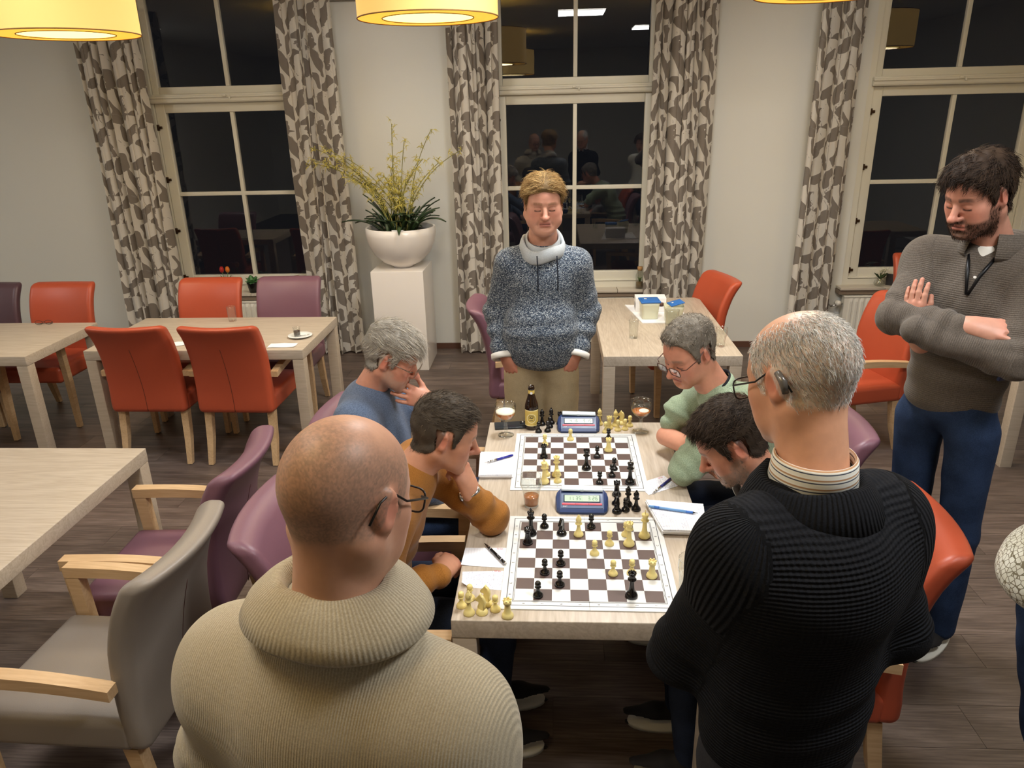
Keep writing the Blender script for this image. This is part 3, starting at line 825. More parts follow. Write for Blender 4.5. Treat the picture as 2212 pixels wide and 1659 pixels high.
    bd = p.get('beard')
    jawm = sstep(-.028, -.048, z-.35*np.clip(.055-y, 0, .1)*(y > -.02)+.0)*sstep(-.012, .012, y)*sstep(-.135, -.118, z)*(1-lip)
    jawm = np.maximum(jawm, sstep(-.044, -.052, z)*sstep(.03, .024, ax)*(y > .07)*(1-lip))
    jawm *= 1-.9*sstep(-.060, -.046, z)*sstep(.020, .034, ax)*sstep(.03, .05, y)
    if bd: mixc(bd[0]*jawm*(.55+.55*hn), lin(*bd[1]))
    st = p.get('buzz')
    zh = hairline(y, ax, p); hm = sstep(-.004, .012, z-zh)
    if st:
        top = sstep(.055, .10, z)*sstep(-.09, .0, y) if p.get('baldtop', 1) else 0
        mixc(st[0]*hm*(1-.9*top)*(.45+.75*np.random.default_rng(3).uniform(0, 1, len(V))), lin(*st[1]))
    elif p.get('hair', 1): mixc(.8*hm, hc)
    W_ = V@Rm.T+np.asarray(c)
    return W_, Q, col, V, jawm
def hairline(y, ax, p):
    rec = p.get('recede', 0.0); nape = p.get('nape', -.075)
    ys = np.array([-.14, -.085, -.05, -.028, -.012, .008, .020, .034, .044, .060, .085, .14])
    zs = np.array([nape, nape, nape+.010, -.040, .038, .034, -.020, -.015, .030, .062+rec, .080+rec, .088+rec])
    zh = np.interp(y, ys, zs)
    return zh+np.where(y > .03, np.clip(ax-.025, 0, .05)*.35*(1+6*rec*10*.1), 0)
def strands(P, D, N, L, rad, lift, grav, col, cvar, rs, nseg=4, curl=0.0, wave=0.0, ph=None, jit=.10):
    """thin tapered hair tubes from roots P along comb directions D"""
    n = len(P); Lr = L*(rs.uniform(.7, 1.15, n))[:, None]
    pts = [P-N*.002]; d = N*lift+D*(1-lift)+rs.normal(scale=jit, size=(n, 3)); d /= np.linalg.norm(d, axis=1, keepdims=True)
    ph = rs.uniform(0, 6.28, n) if ph is None else ph; side = np.cross(N, D)
    for k in range(nseg):
        t = (k+1)/nseg
        dd = d*(1-t*.5)+D*(t*.6)+np.array([0, 0, -grav*t])-N*(t*lift*.5)+side*(curl*np.sin(ph+t*4.5))[:, None]+side*(wave*math.sin(t*6))
        dd /= np.linalg.norm(dd, axis=1, keepdims=True); pts.append(pts[-1]+dd*Lr/nseg)
    V = []; rr = np.linspace(1, .25, nseg+1)
    t0 = pts[1]-pts[0]; t0 /= np.linalg.norm(t0, axis=1, keepdims=True)+1e-9
    a = np.cross(t0, rs.normal(size=(n, 3))); a /= np.linalg.norm(a, axis=1, keepdims=True)+1e-9; b = np.cross(t0, a)
    for k in range(nseg+1):
        for q in range(3):
            an = 2*PI*q/3; V.append(pts[k]+(a*math.cos(an)+b*math.sin(an))*rad*rr[k])
    V = np.stack(V, 1).reshape(-1, 3); m = 3*(nseg+1); o = np.arange(n)[:, None]*m; Q = []
    for k in range(nseg):
        for q in range(3):
            q2 = (q+1) % 3; Q.append(o+np.array([[k*3+q, k*3+q2, (k+1)*3+q2, (k+1)*3+q]]))
    Q = np.concatenate(Q, 0)
    cc = np.asarray(col)[None]*(1+rs.normal(scale=cvar, size=(n, 1))) if np.ndim(col) == 1 else col*(1+rs.normal(scale=cvar, size=(n, 1)))
    return V, Q, np.repeat(np.clip(cc, .002, 1), m, 0)
def build_hair(Vw, Q, Vl, Rm, p, seed):
    """hair cap over the scalp plus strands; style in p['style']"""
    rs = np.random.default_rng(seed); x, y, z = Vl.T; ax = np.abs(x)
    hm = (z-hairline(y, ax, p)); N = vnormals(Vw, Q); Nl = N@Rm
    ear = (ax > .074) & (z < .036) & (z > -.04) & (y > -.045) & (y < .012); hm = np.where(ear, -1, hm)
    bald = p.get('bald')
    dens = sstep(-.003, .010, hm)
    if bald: dens = np.where(z > .03, dens*sstep(.35, 1.35, x**2/bald[4]**2+(y-bald[0])**2/bald[1]**2), dens)
    st = p['style']; vol = st.get('vol', .006); tv = st.get('topvol', vol)
    th = (vol+(tv-vol)*sstep(.03, .10, z))*sstep(.0, .018, hm)*(dens > .35)
    th = th*(1+.22*snoise(Vl, 120, seed))+.0012
    keep = (dens[Q] > .5).all(1) & (not st.get('nocap'))
    out_V, out_Q, out_C = [], [], []
    hc = lin(*p['haircol']); h2 = lin(*p.get('haircol2', p['haircol']))
    off = 0
    if keep.any():
        used = np.unique(Q[keep]); mp = np.full(len(Vw), -1); mp[used] = np.arange(len(used))
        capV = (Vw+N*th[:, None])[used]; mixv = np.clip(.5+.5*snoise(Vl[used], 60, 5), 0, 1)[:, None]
        out_V.append(capV); out_Q.append(mp[Q[keep]]); out_C.append((hc*(1-mixv)+h2*mixv)*st.get('cap_shade', .5)); off = len(used)  # cap colour darkened to stand in for shade between the strands
    cand = np.where(dens > .05)[0]; n = st.get('n', 2500)
    pr = dens[cand]*(1+1.2*sstep(.03, .09, z[cand])); pick = rs.choice(cand, n, p=pr/pr.sum())
    root = Vw[pick]+N[pick]*(th[pick]*rs.uniform(.35, 1.0, n))[:, None]+rs.normal(scale=.0014, size=(n, 3))
    comb = st['comb']; l = Vl[pick]; D = comb(l[:, 0], l[:, 1], l[:, 2]); D = np.stack(np.broadcast_arrays(*D), -1).astype(float)
    nl = Nl[pick]; D -= nl*(D*nl).sum(1, keepdims=True); D /= np.linalg.norm(D, axis=1, keepdims=True)+1e-9
    if st.get('jit'): D += rs.normal(scale=st['jit'], size=D.shape)
    Dw = D@Rm.T
    Ls = st['len'](l[:, 0], l[:, 1], l[:, 2])*np.ones(n)
    mixv = rs.uniform(0, 1, (n, 1))**1.5; cc = hc*(1-mixv)+h2*mixv
    if 'side' in st: sm = sstep(.035, -.02, l[:, 2])[:, None]; cc = cc*(1-sm)+lin(*st['side'])*sm
    a, b, c_ = strands(root, Dw, N[pick], Ls[:, None], st.get('rad', .0009), st.get('lift', .35), st.get('grav', .12), cc, st.get('cv', .26), rs, 3, st.get('curl', 0), st.get('wave', 0), 7*snoise(l, st.get('clump', 75), seed)+rs.normal(scale=.35, size=n), st.get('sj', .09))
    out_V.append(a); out_Q.append(b+off); out_C.append(c_)
    return np.concatenate(out_V), np.concatenate(out_Q), np.concatenate(out_C)

# ------------------------------------------------------------------ hand
def build_hand(wrist, d, pn, side, curls, spread=.10, thumb=(.5, .35), fore=None, fr=(.028, .036), scale=1.0, skin=(222, 168, 138), h=.0038):
    """wrist point, d = direction of the fingers, pn = outward normal of the BACK of the hand, side = +1 thumb towards (d x pn), -1 the other way;
    curls = per finger (knuckle, middle, tip) bend in radians towards the palm"""
    w = np.asarray(wrist, float); d = unit(d); pn = np.asarray(pn, float); pn = unit(pn-d*(pn@d)); s = np.cross(d, pn)*side
    S = scale; lo = w-.24*S; hi = w+.24*S
    if fore is not None: lo = np.minimum(lo, np.asarray(fore)-.06); hi = np.maximum(hi, np.asarray(fore)+.06)
    F = Field(lo, hi, h)
    if fore is not None: F.cone(fore, w, fr[1], fr[0], k=.01, flat=pn, fs=.86)
    F.cone(w, w+d*.03*S, fr[0]*.98, .030*S, k=.02, flat=pn, fs=.66)
    kn = [w+d*(.088+o[1])*S+s*o[0]*S+pn*o[2]*S for o in ((.030, -.004, 0), (.010, .002, .002), (-.010, -.001, .001), (-.029, -.010, -.002))]
    for k_ in kn: F.cone(w+d*.022*S+(k_-w-d*.09*S)*.55, k_-pn*.003, .0150*S, .0112*S, k=.016, flat=pn, fs=.88)
    tips = []
    for i, (k_, ln) in enumerate(zip(kn, (.072, .080, .075, .058))):
        a = (1.5-i)*spread; dd = unit(d*math.cos(a)+s*math.sin(a)); p0 = k_-pn*.002; ang = 0
        for j, fr_ in enumerate((.46, .31, .25)):
            ang += curls[i][j]; dj = dd*math.cos(ang)-pn*math.sin(ang); p1 = p0+dj*ln*fr_*S
            r0 = (.0096, .0086, .0078)[j]*S*(.9 if i == 3 else 1); F.cone(p0, p1, r0, r0*.92, k=.003 if j == 0 else .004); p0 = p1
        tips.append(p0)
    t0 = w+d*.024*S+s*.020*S-pn*.006; td = unit(d*math.cos(thumb[0])+s*math.sin(thumb[0])-pn*.25); p1 = t0+td*.042*S
    F.cone(t0, p1, .0150*S, .0115*S, k=.014)
    td2 = unit(d*math.cos(thumb[0]-thumb[1])+s*math.sin(thumb[0]-thumb[1])-pn*.2); p2 = p1+td2*.032*S; F.cone(p1, p2, .0105*S, .0095*S, k=.005)
    p3 = p2+unit(td2-s*.25)*.024*S; F.cone(p2, p3, .0095*S, .0078*S, k=.004)
    V, Q = F.mesh(1)
    col = np.tile(lin(*skin), (len(V), 1)); red = lin(204, 122, 102)
    for q in kn+tips+[p3, p1]:
        m = .40*np.exp(-((V-q)**2).sum(1)/.012**2)[:, None]; col = col*(1-m)+red*m
    return V, Q, col

# ------------------------------------------------------------------ garments
def join_np(parts):
    V, Q, C_ = [], [], []; o = 0
    for v, q, c in parts: V.append(v); Q.append(q+o); C_.append(c); o += len(v)
    return np.concatenate(V), np.concatenate(Q), np.concatenate(C_)
def child(name, V, Q, mat, parent, origin, col=None, attrs=None, label=None):
    me = np_mesh(name, np.asarray(V)-np.asarray(origin), Q, mat)
    if col is not None: add_col(me, col)
    for k, v in (attrs or {}).items(): add_attr(me, k, v)
    o = bpy.data.objects.new(name, me); COL.objects.link(o)
    if parent is not None: o.parent = parent
    else: o.location = origin
    if label: o['label'] = label
    return o
def torso_field(J, r, h, pad=.12):
    """J joints: pelvis, waist, chest, neck, sh (2), el (2), wr (2); r: radii dict"""
    pts = np.array([J['pelvis'], J['waist'], J['chest'], J['neck']]+list(J['sh'])+list(J['el'])+list(J['wr']), float)
    F = Field(pts.min(0)-pad-.08, pts.max(0)+pad+.05, h)
    f = unit(J['front']); up = unit(np.asarray(J['chest'], float)-np.asarray(J['pelvis'], float)); sd = unit(np.asarray(J['sh'][0], float)-np.asarray(J['sh'][1], float))
    f = unit(np.cross(sd, up)*np.sign(np.cross(sd, up)@f)); R3 = np.stack([sd, f, up], 1)
    F.ell(J['pelvis'], r['pelvis'], R3, k=.05); F.ell(J['waist'], r['waist'], R3, k=.09); F.ell(J['chest'], r['chest'], R3, k=.09)
    if 'belly' in J: F.ell(J['belly'], r['belly'], R3, k=.08)
    F.cone(J['sh'][0], J['sh'][1], r['shr']*.92, r['shr']*.92, k=.06)
    for s in J['sh']: F.cone(np.asarray(J['neck'], float)-up*r.get('drop', .028), np.asarray(s, float)-up*.004, r.get('trap', .05)+.006, r['shr']*.9, k=.08)
    up_b = np.asarray(J['chest'], float)+up*.07-f*.05
    F.ell(up_b, (r['chest'][0]*.85, r['chest'][1]*.7, .12), R3, k=.06)
    for i in (0, 1):
        F.cone(J['sh'][i], J['el'][i], r['ua'], r['el'], k=r.get('karm', .06)); F.cone(J['el'][i], J['wr'][i], r['el'], r['cuff'], k=.022)
        if r.get('yoke'): F.cone(np.asarray(J['chest'], float)+up*.06-f*.02, np.asarray(J['sh'][i], float)-up*.03-f*.01, r['yoke'], r['ua'], k=.09)
    return F, R3
def wrinkle(V, Q, J, amp, seed, freq=38):
    N = vnormals(V, Q); o = np.zeros(len(V))
    for i in (0, 1):
        e = np.asarray(J['el'][i], float); s = np.asarray(J['sh'][i], float); w_ = np.asarray(J['wr'][i], float)
        for a, b, c in ((s, e, e), (e, w_, e), (e, w_, w_)):
            l, d = seg_param(V, a, b); g = np.exp(-((V-c)**2).sum(1)/.085**2)
            o += g*np.sin(l*95+2.2*snoise(V, 16, seed+i)+seed)*amp*1.2
        l, d = seg_param(V, s, np.asarray(J['waist'], float)); g = np.exp(-((V-(s*.75+np.asarray(J['waist'])*.25))**2).sum(1)/.10**2)
        o += g*np.sin(d*120+3*snoise(V, 9, seed+5))*amp
    wz = np.exp(-((V-np.asarray(J['waist'], float))[:, 2]/.10)**2); o += wz*np.sin(V[:, 2]*70+3*snoise(V, 7, seed+9))*amp*.8
    o += snoise(V, freq*.45, seed+2)*amp*.7
    return V+N*o[:, None]
def arm_attrs(V, J):
    """along = metres down the sleeve or up the trunk; kindv = 1 on the sleeve; upper = 1 on the shoulder cap; across = sideways on the trunk, round the arm on the sleeve"""
    along = np.zeros(len(V)); kindv = np.zeros(len(V)); upper = np.zeros(len(V))
    up = unit(np.asarray(J['chest'], float)-np.asarray(J['pelvis'], float)); sd = unit(np.asarray(J['sh'][0], float)-np.asarray(J['sh'][1], float))
    tr = V@up; ac = V@sd
    l, d = seg_param(V, J['pelvis'], J['neck']); best = d/1.9
    for i in (0, 1):
        L1 = np.linalg.norm(np.asarray(J['el'][i], float)-np.asarray(J['sh'][i], float))
        for a, b, o in ((J['sh'][i], J['el'][i], 0), (J['el'][i], J['wr'][i], L1)):
            l, d = seg_param(V, a, b); m = d < best; best = np.where(m, d, best); along = np.where(m, l+o, along); kindv = np.where(m, 1, kindv); upper = np.where(m, 1.*(l+o < .12), upper)
            ax_ = unit(np.asarray(b, float)-np.asarray(a, float)); e1 = unit(np.cross(ax_, (0, 1, .2))); e2 = np.cross(ax_, e1); q = V-np.asarray(a, float)
            if o == 0: ac = np.where(m, np.arctan2(q@e2, q@e1)*.075, ac)
    return np.where(kindv > 0, along, tr), kindv, upper, ac

def legs_mesh(J, r, h=.013, amp=.004, seed=1):
    pts = np.array([J['pelvis']]+list(J['hip'])+list(J['knee'])+list(J['ank']), float); F = Field(pts.min(0)-.2, pts.max(0)+.2, h)
    f = unit(J['front']); sd = unit(np.asarray(J['hip'][0], float)-np.asarray(J['hip'][1], float)); up = np.cross(sd, f); up = up*np.sign(up[2])
    F.ell(J['pelvis'], r['pelvis'], np.stack([sd, f, up], 1), k=.05)
    for i in (0, 1):
        F.cone(J['hip'][i], J['knee'][i], r['thigh'], r['knee'], k=.04); F.cone(J['knee'][i], J['ank'][i], r['knee'], r['ank'], k=.03)
    V, Q = F.mesh(2); N = vnormals(V, Q); o = snoise(V, 22, seed)*amp
    for i in (0, 1):
        l, d = seg_param(V, J['hip'][i], J['knee'][i]); o += np.sin(l*48+5*snoise(V, 9, seed+i))*amp*.5*sstep(-.2, .5, snoise(V, 6, seed+7+i))
        k_ = np.asarray(J['knee'][i], float); g = np.exp(-((V-k_)**2).sum(1)/.12**2); l, d = seg_param(V, J['knee'][i], J['ank'][i]); o += g*np.sin(l*70+seed+4*snoise(V, 10, seed+4))*amp*.8
    return V+N*o[:, None], Q
def shoe(ank, toe_dir, parent, origin, mat, sole=None, L=.285):
    a = np.asarray(ank, float); t = unit((toe_dir[0], toe_dir[1], 0)); g = np.array([a[0], a[1], 0.]); heel = g-t*.07; s = np.cross(t, (0, 0, 1))
    F = Field(g-.32, g+np.array([.32, .32, .2]), .007)
    F.cone(heel+(0, 0, .045), g+t*.08+np.array([0, 0, .045]), .038, .040, k=.03); F.cone(g+t*.08+np.array([0, 0, .04]), g+t*(L-.105)+np.array([0, 0, .036]), .042, .030, k=.03)
    F.cone(g+np.array([0, 0, .05]), g+np.array([0, 0, .11]), .042, .040, k=.03)
    F.put(lambda x, y, z: (.012-z)+0*x+0*y, g-.5, g+np.array([.5, .5, .02]), .004, 's')
    V, Q = F.mesh(1); o = child('shoe', V, Q, mat, parent, origin)
    pts = []
    for k in range(24):
        an = 2*PI*k/24; c = math.cos(an); sn = math.sin(an); pts.append(g+t*((L/2)*c+L/2-.105)+s*(.046*sn*(1+.12*c)))
    b = MB(); b.loft([[(p[0]-origin[0], p[1]-origin[1], z-origin[2]) for p in pts] for z in (.001, .022)]); so = b.build('sole', sole or M_WHITE, o)
    return o
def ring_band(c, R3, prof, arc=(0, 2*PI), n=48, ex=1.0, ey=1.0, zf=None):
    """collar: closed profile [(radius, z)] swept round a neck; angle 0 = right, pi/2 = front"""
    rings = []; c = np.asarray(c, float)
    for k in range(n+1):
        a = arc[0]+(arc[1]-arc[0])*k/n; dz = zf(a) if zf else 0
        rings.append([c+R3@np.array([r*math.cos(a)*ex, r*math.sin(a)*ey, z+dz*(1 if callable(zf) else 0)]) for r, z in prof])
    m = len(prof); V = np.array(rings).reshape(-1, 3); Q = []
    for i in range(n):
        for j in range(m):
            j2 = (j+1) % m; Q.append((i*m+j, (i+1)*m+j, (i+1)*m+j2, i*m+j2))
    th = np.repeat(np.linspace(arc[0], arc[1], n+1), m)
    full = abs(arc[1]-arc[0]-2*PI) < 1e-6
    if not full: Q += [tuple(range(m))[:4]]*0
    return V, np.array(Q), th
def glasses(c, Rm, parent, origin, mat, rimless=False, round_=False, w_=.054, hgt=.036, zc=-.006, lens=True):
    c = np.asarray(c, float); T = lambda p: (c+Rm@np.asarray(p, float))-np.asarray(origin)
    b = MB(); yl = .112
    for s in (-1, 1):
        pts = []
        for k in range(25):
            a = 2*PI*k/24; ca, sa = math.cos(a), math.sin(a); e = .55 if not round_ else .9
            px = s*.034+(w_/2)*np.sign(ca)*abs(ca)**e; pz = zc+(hgt/2)*np.sign(sa)*abs(sa)**e
            pts.append(T((px, yl-.10*(abs(px)-.01)**1*.25, pz)))
        b.tube(pts, .0009 if rimless else .0017, 6, cap=False)
        b.tube([T((s*(.034+w_/2), yl-.012, zc+.010)), T((s*.078, yl-.022, zc+.012)), T((s*.082, .03, zc+.016)), T((s*.082, -.012, zc+.034)), T((s*.0835, -.036, zc+.022)), T((s*.081, -.050, zc-.008))], .0018, 6)
    b.tube([T((-.010, yl, zc+.004)), T((0, yl+.003, zc+.008)), T((.010, yl, zc+.004))], .0015, 6)
    g = b.build('eyeglasses', mat, parent)
    if lens:
        for s in (-1, 1):
            l = MB(); pts = []
            for k in range(20):
                a = 2*PI*k/20; ca, sa = math.cos(a), math.sin(a); px = s*.034+(w_/2-.001)*np.sign(ca)*abs(ca)**.6; pts.append((px, zc+(hgt/2-.001)*np.sign(sa)*abs(sa)**.6))
            r0 = [T((px, yl-.025*(abs(px)-.01), pz)) for px, pz in pts]; r1 = [T((px, yl-.0015-.025*(abs(px)-.01), pz)) for px, pz in pts]
            l.loft([r0, r1], smooth=False); l.build('lens', M_GLASS, g)
    return g
# ------------------------------------------------------------------ fabrics
def m_knit(name, a, b, per_s=None, per_t=None, tdir='across', depth=.0015, speck=260., mixr=(.35, .65), rough=.9, strength=.6, extra=None, upper_long=False, melange=None, sheen=.15):
    """knitwear: a/b melange colours; per_s / per_t rib period in metres on sleeve and trunk; tdir = direction the trunk ribs repeat in"""
    nt = NT(name); c = nt.coords('Object')
    n1 = nt.n('ShaderNodeTexNoise', {'Vector': c, 'Scale': speck, 'Detail': 2., 'Roughness': .6})
    if melange:
        n1 = nt.n('ShaderNodeTexVoronoi', {'Vector': nt.coords('Object', (1, 1, 1.7), (.5, .3, .2)), 'Scale': speck}); sep = nt.n('ShaderNodeSeparateColor', {0: (n1, 'Color')})
        col = nt.ramp(sep, melange)
        hgt = nt.math('SUBTRACT', 1., (n1, 'Distance'))
    else:
        col = nt.ramp(n1, [(mixr[0], a), (mixr[1], b)]); hgt = n1
    h = nt.math('MULTIPLY', hgt, .35)
    if per_s or per_t:
        al, sl, up, ac = nt.attr('along'), nt.attr('sleeve'), nt.attr('upper'), nt.attr('across')
        w1 = nt.math('SINE', nt.math('MULTIPLY', (al, 'Fac'), 2*PI/(per_s or per_t)))
        w2 = nt.math('SINE', nt.math('MULTIPLY', (ac if tdir == 'across' else al, 'Fac'), 2*PI/(per_t or per_s)))
        if not per_t: w2 = nt.math('MULTIPLY', w2, 0.)
        if not per_s: w1 = nt.math('MULTIPLY', w1, 0.)
        if tdir == 'both':
            w3 = nt.math('SINE', nt.math('MULTIPLY', (ac, 'Fac'), 2*PI/(per_t*1.3))); w2 = nt.math('ADD', nt.math('MULTIPLY', w2, .72), nt.math('MULTIPLY', w3, .28))
        m_ = nt.math('MULTIPLY', (sl, 'Fac'), 1.)
        if upper_long:
            wl = nt.math('SINE', nt.math('MULTIPLY', (ac, 'Fac'), 2*PI/per_s)); 
            w1 = nt.math('ADD', nt.math('MULTIPLY', w1, nt.math('SUBTRACT', 1., (up, 'Fac'))), nt.math('MULTIPLY', wl, (up, 'Fac')))
        wv = nt.math('ADD', nt.math('MULTIPLY', w1, m_), nt.math('MULTIPLY', w2, nt.math('SUBTRACT', 1., m_)))
        h = nt.math('ADD', h, nt.math('MULTIPLY', wv, .5))
        dk = nt.math('MULTIPLY_ADD', wv, .10, .9)
        mx = nt.mix(1., col, nt.n('ShaderNodeCombineColor', {0: dk, 1: dk, 2: dk}), 'MULTIPLY'); mixout(nt, mx)
    else: nt.set(color=col)
    nt.set(rough=rough, spec=.15, sheen=sheen, normal=nt.bump(h, strength, depth)); return nt.m
def m_cloth(name, a, b=None, scale=300., rough=.85, big=None):
    nt = NT(name); c = nt.coords('Object'); n1 = nt.n('ShaderNodeTexNoise', {'Vector': c, 'Scale': scale, 'Detail': 2.})
    n2 = nt.n('ShaderNodeTexNoise', {'Vector': c, 'Scale': 9., 'Detail': 3.})
    col = nt.ramp(nt.math('MULTIPLY_ADD', n1, .4, nt.math('MULTIPLY', n2, .6)), [(.38, a), (.62, b or a)])
    nt.set(color=col, rough=rough, spec=.2, normal=nt.bump(n1, .25, .0006)); return nt.m
M_JEANS = m_cloth('blue_denim', srgb(32, 46, 72), srgb(48, 66, 98)); M_DJEANS = m_cloth('dark_denim', srgb(28, 36, 54), srgb(40, 50, 72))
M_CHINO = m_cloth('khaki_cotton', srgb(158, 142, 112), srgb(178, 160, 128)); M_TROUS = m_cloth('charcoal_cloth', srgb(36, 36, 40), srgb(50, 50, 54))
M_DSHOE = simple('black_suede', srgb(26, 23, 24), .8); M_BSHOE = simple('brown_shoe_leather', srgb(58, 40, 30), .45)
M_GREYJ = m_cloth('grey_jersey', srgb(168, 172, 174), srgb(196, 200, 202))
M_TEE = m_cloth('navy_tee', srgb(24, 26, 34)); M_WTEE = m_cloth('white_tee', srgb(220, 216, 208))
M_ZIP = simple('zip_dark', srgb(28, 28, 30), .4, .5)
def m_stripes():
    nt = NT('striped_shirt'); c = nt.attr('zz')
    r = nt.ramp(nt.math('FRACT', nt.math('MULTIPLY', (c, 'Fac'), 62.)), [(0, srgb(228, 226, 214)), (.30, srgb(228, 226, 214)), (.34, srgb(60, 66, 84)), (.44, srgb(60, 66, 84)), (.48, srgb(232, 230, 220)), (.62, srgb(232, 230, 220)), (.66, srgb(182, 140, 100)), (.80, srgb(182, 140, 100)), (.84, srgb(236, 234, 226))])
    nt.set(color=r, rough=.8); return nt.m
M_STRIPE = m_stripes()
M_FR_BLACK = simple('black_spectacle_frame', srgb(22, 20, 20), .3); M_FR_STEEL = simple('steel_spectacle_frame', srgb(150, 140, 125), .3, .8); M_FR_BROWN = simple('tortoise_spectacle_frame', srgb(84, 48, 40), .3)

RB = dict(pelvis=(.165, .125, .11), waist=(.160, .120, .15), chest=(.170, .120, .165), shr=.066, ua=.064, el=.052, cuff=.040, trap=.046, belly=(.13, .09, .12))
LG = dict(pelvis=(.165, .12, .11), thigh=.085, knee=.062, ank=.05)
def scaled(r, f):
    return {k: (tuple(x*f for x in v) if isinstance(v, tuple) else v*f) for k, v in r.items()}
def person(J, hd, label, top, top_name='sweater', r=None, lg=None, pants=None, hands=(), seed=1, h=.0085, amp=.0035, unisleeve=False, shoe_mat=None, shoe_dirs=None, sole=None, smooth=2):
    r = dict(RB, **(r or {})); lg = dict(LG, **(lg or {}))
    org = np.array([J['pelvis'][0], J['pelvis'][1], 0.]) if 'org' not in J else np.array(J['org'], float)
    Rm = head_frame(hd['fwd'], hd.get('roll', 0))
    Vh, Qh, Ch, Vl, jm = build_head(hd['c'], Rm, J['neck'], hd)
    parts = [(Vh, Qh, Ch)]
    sk = hd.get('skin', (222, 168, 138))
    for hk in hands: parts.append(build_hand(skin=hk.pop('skin', sk), **hk))
    Fb, _ = torso_field(J, scaled(r, .80), .020); Vb, Qb = Fb.mesh(1); parts.append((Vb, Qb, np.tile(lin(*sk), (len(Vb), 1))))
    Vp, Qp = legs_mesh(J, scaled(lg, .82), .022, 0); parts.append((Vp, Qp, np.tile(lin(*sk), (len(Vp), 1))))
    V, Q, C_ = join_np(parts)
    body = child('person', V, Q, M_SKIN, None, org, C_); tag(body, label, 'person', 'chess club visitors')
    F, R3 = torso_field(J, r, h); Vt, Qt = F.mesh(smooth); Vt = wrinkle(Vt, Qt, J, amp, seed)
    al, kd, up, ac = arm_attrs(Vt, J)
    if unisleeve: al, kd, up, ac = Vt@R3[:, 2], 0*kd, 0*kd, Vt@R3[:, 0]
    child(top_name, Vt, Qt, top, body, org, None, dict(along=al, sleeve=kd, upper=up, across=ac))
    Vq, Qq = legs_mesh(J, lg, .0125, .0035, seed+3); child('trousers', Vq, Qq, pants or M_JEANS, body, org)
    for i in (0, 1): shoe(J['ank'][i], (shoe_dirs or [J['front']]*2)[i], body, org, shoe_mat or M_DSHOE, sole)
    if hd.get('style'):
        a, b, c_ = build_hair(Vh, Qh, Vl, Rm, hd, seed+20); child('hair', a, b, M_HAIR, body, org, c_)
    if hd.get('beard') and hd['beard'][2]:
        rs = np.random.default_rng(seed); N = vnormals(Vh, Qh); cand = np.where(jm > .4)[0]; pk = rs.choice(cand, 1100)
        D = np.tile(Rm@np.array([0, .25, -1.]), (1100, 1)); a, b, c_ = strands(Vh[pk], D, N[pk], hd['beard'][2], .0008, .4, .1, lin(*hd['beard'][1]), .25, rs, 3, .3)
        child('beard', a, b, M_HAIR, body, org, c_)
    return body, org, Rm, R3
def collar(body, org, c, R3, prof, mat, name='collar', arc=(0, 2*PI), ex=1.0, ey=1.0, zf=None, per=.006):
    V, Q, th = ring_band(c, R3, prof, arc, 96, ex, ey, zf)
    zz = np.tile(np.array([q[1] for q in prof]), len(V)//len(prof))
    return child(name, V, Q, mat, body, org, None, dict(along=zz, sleeve=np.zeros(len(V)), upper=np.zeros(len(V)), across=th*.075, zz=zz))
def sit(cx, cy, fx, side, knee_out=.36):
    """seated legs: hips on the chair at z .52, knees forward along fx, feet on the floor; side = y of the person's right minus left"""
    s = np.sign(side); hp = [(cx, cy+s*.09, .54), (cx, cy-s*.09, .54)]
    kn = [(cx+fx*.40, cy+s*.12, .56), (cx+fx*.40, cy-s*.12, .56)]; an = [(cx+fx*.36, cy+s*.11, .09), (cx+fx*.36, cy-s*.11, .09)]
    return dict(hip=hp, knee=kn, ank=an)

# --- man in the knitted hoodie, standing behind the table, hands in his pockets
JS = dict(front=(0, -1, 0), pelvis=(-.165, 1.43, .985), waist=(-.165, 1.425, 1.12), belly=(-.168, 1.345, 1.11), chest=(-.155, 1.42, 1.33), neck=(-.153, 1.45, 1.53),
          sh=[(-.300, 1.43, 1.418), (-.004, 1.43, 1.418)], el=[(-.378, 1.46, 1.19), (.058, 1.46, 1.19)], wr=[(-.352, 1.375, 1.035), (.018, 1.375, 1.04)],
          hip=[(-.255, 1.43, .88), (-.075, 1.43, .88)], knee=[(-.265, 1.40, .48), (-.065, 1.40, .48)], ank=[(-.275, 1.44, .09), (-.055, 1.44, .09)])
M_HOODIE = m_knit('melange_hoodie_knit', None, None, speck=330., melange=[(.0, srgb(26, 32, 44)), (.38, srgb(42, 52, 68)), (.6, srgb(76, 88, 104)), (.80, srgb(128, 138, 146)), (.96, srgb(196, 200, 200))], depth=.003, strength=.8)
blond = dict(c=(-.149, 1.385, 1.708), fwd=(.10, -1, -.20), jaw=1.18, fat=1.0, neck=.066, skin=(212, 156, 132), haircol=(128, 94, 54), haircol2=(208, 176, 120), brow=.7, nose=1.0, recede=-.004,
    style=dict(n=5900, vol=.008, topvol=.013, comb=lambda x, y, z: (np.tanh(x/.012)*(1.0+.2*(z > .06)), -.35+.25*(y > .05), .25*(y > .05)-.10-1.0*(z < .045)), len=lambda x, y, z: .022+.034*sstep(.02, .07, z), lift=.36, grav=.32, curl=.45, jit=.08, rad=.0009, clump=120, cap_shade=.40, cv=.35))
_sk = (204, 140, 116)
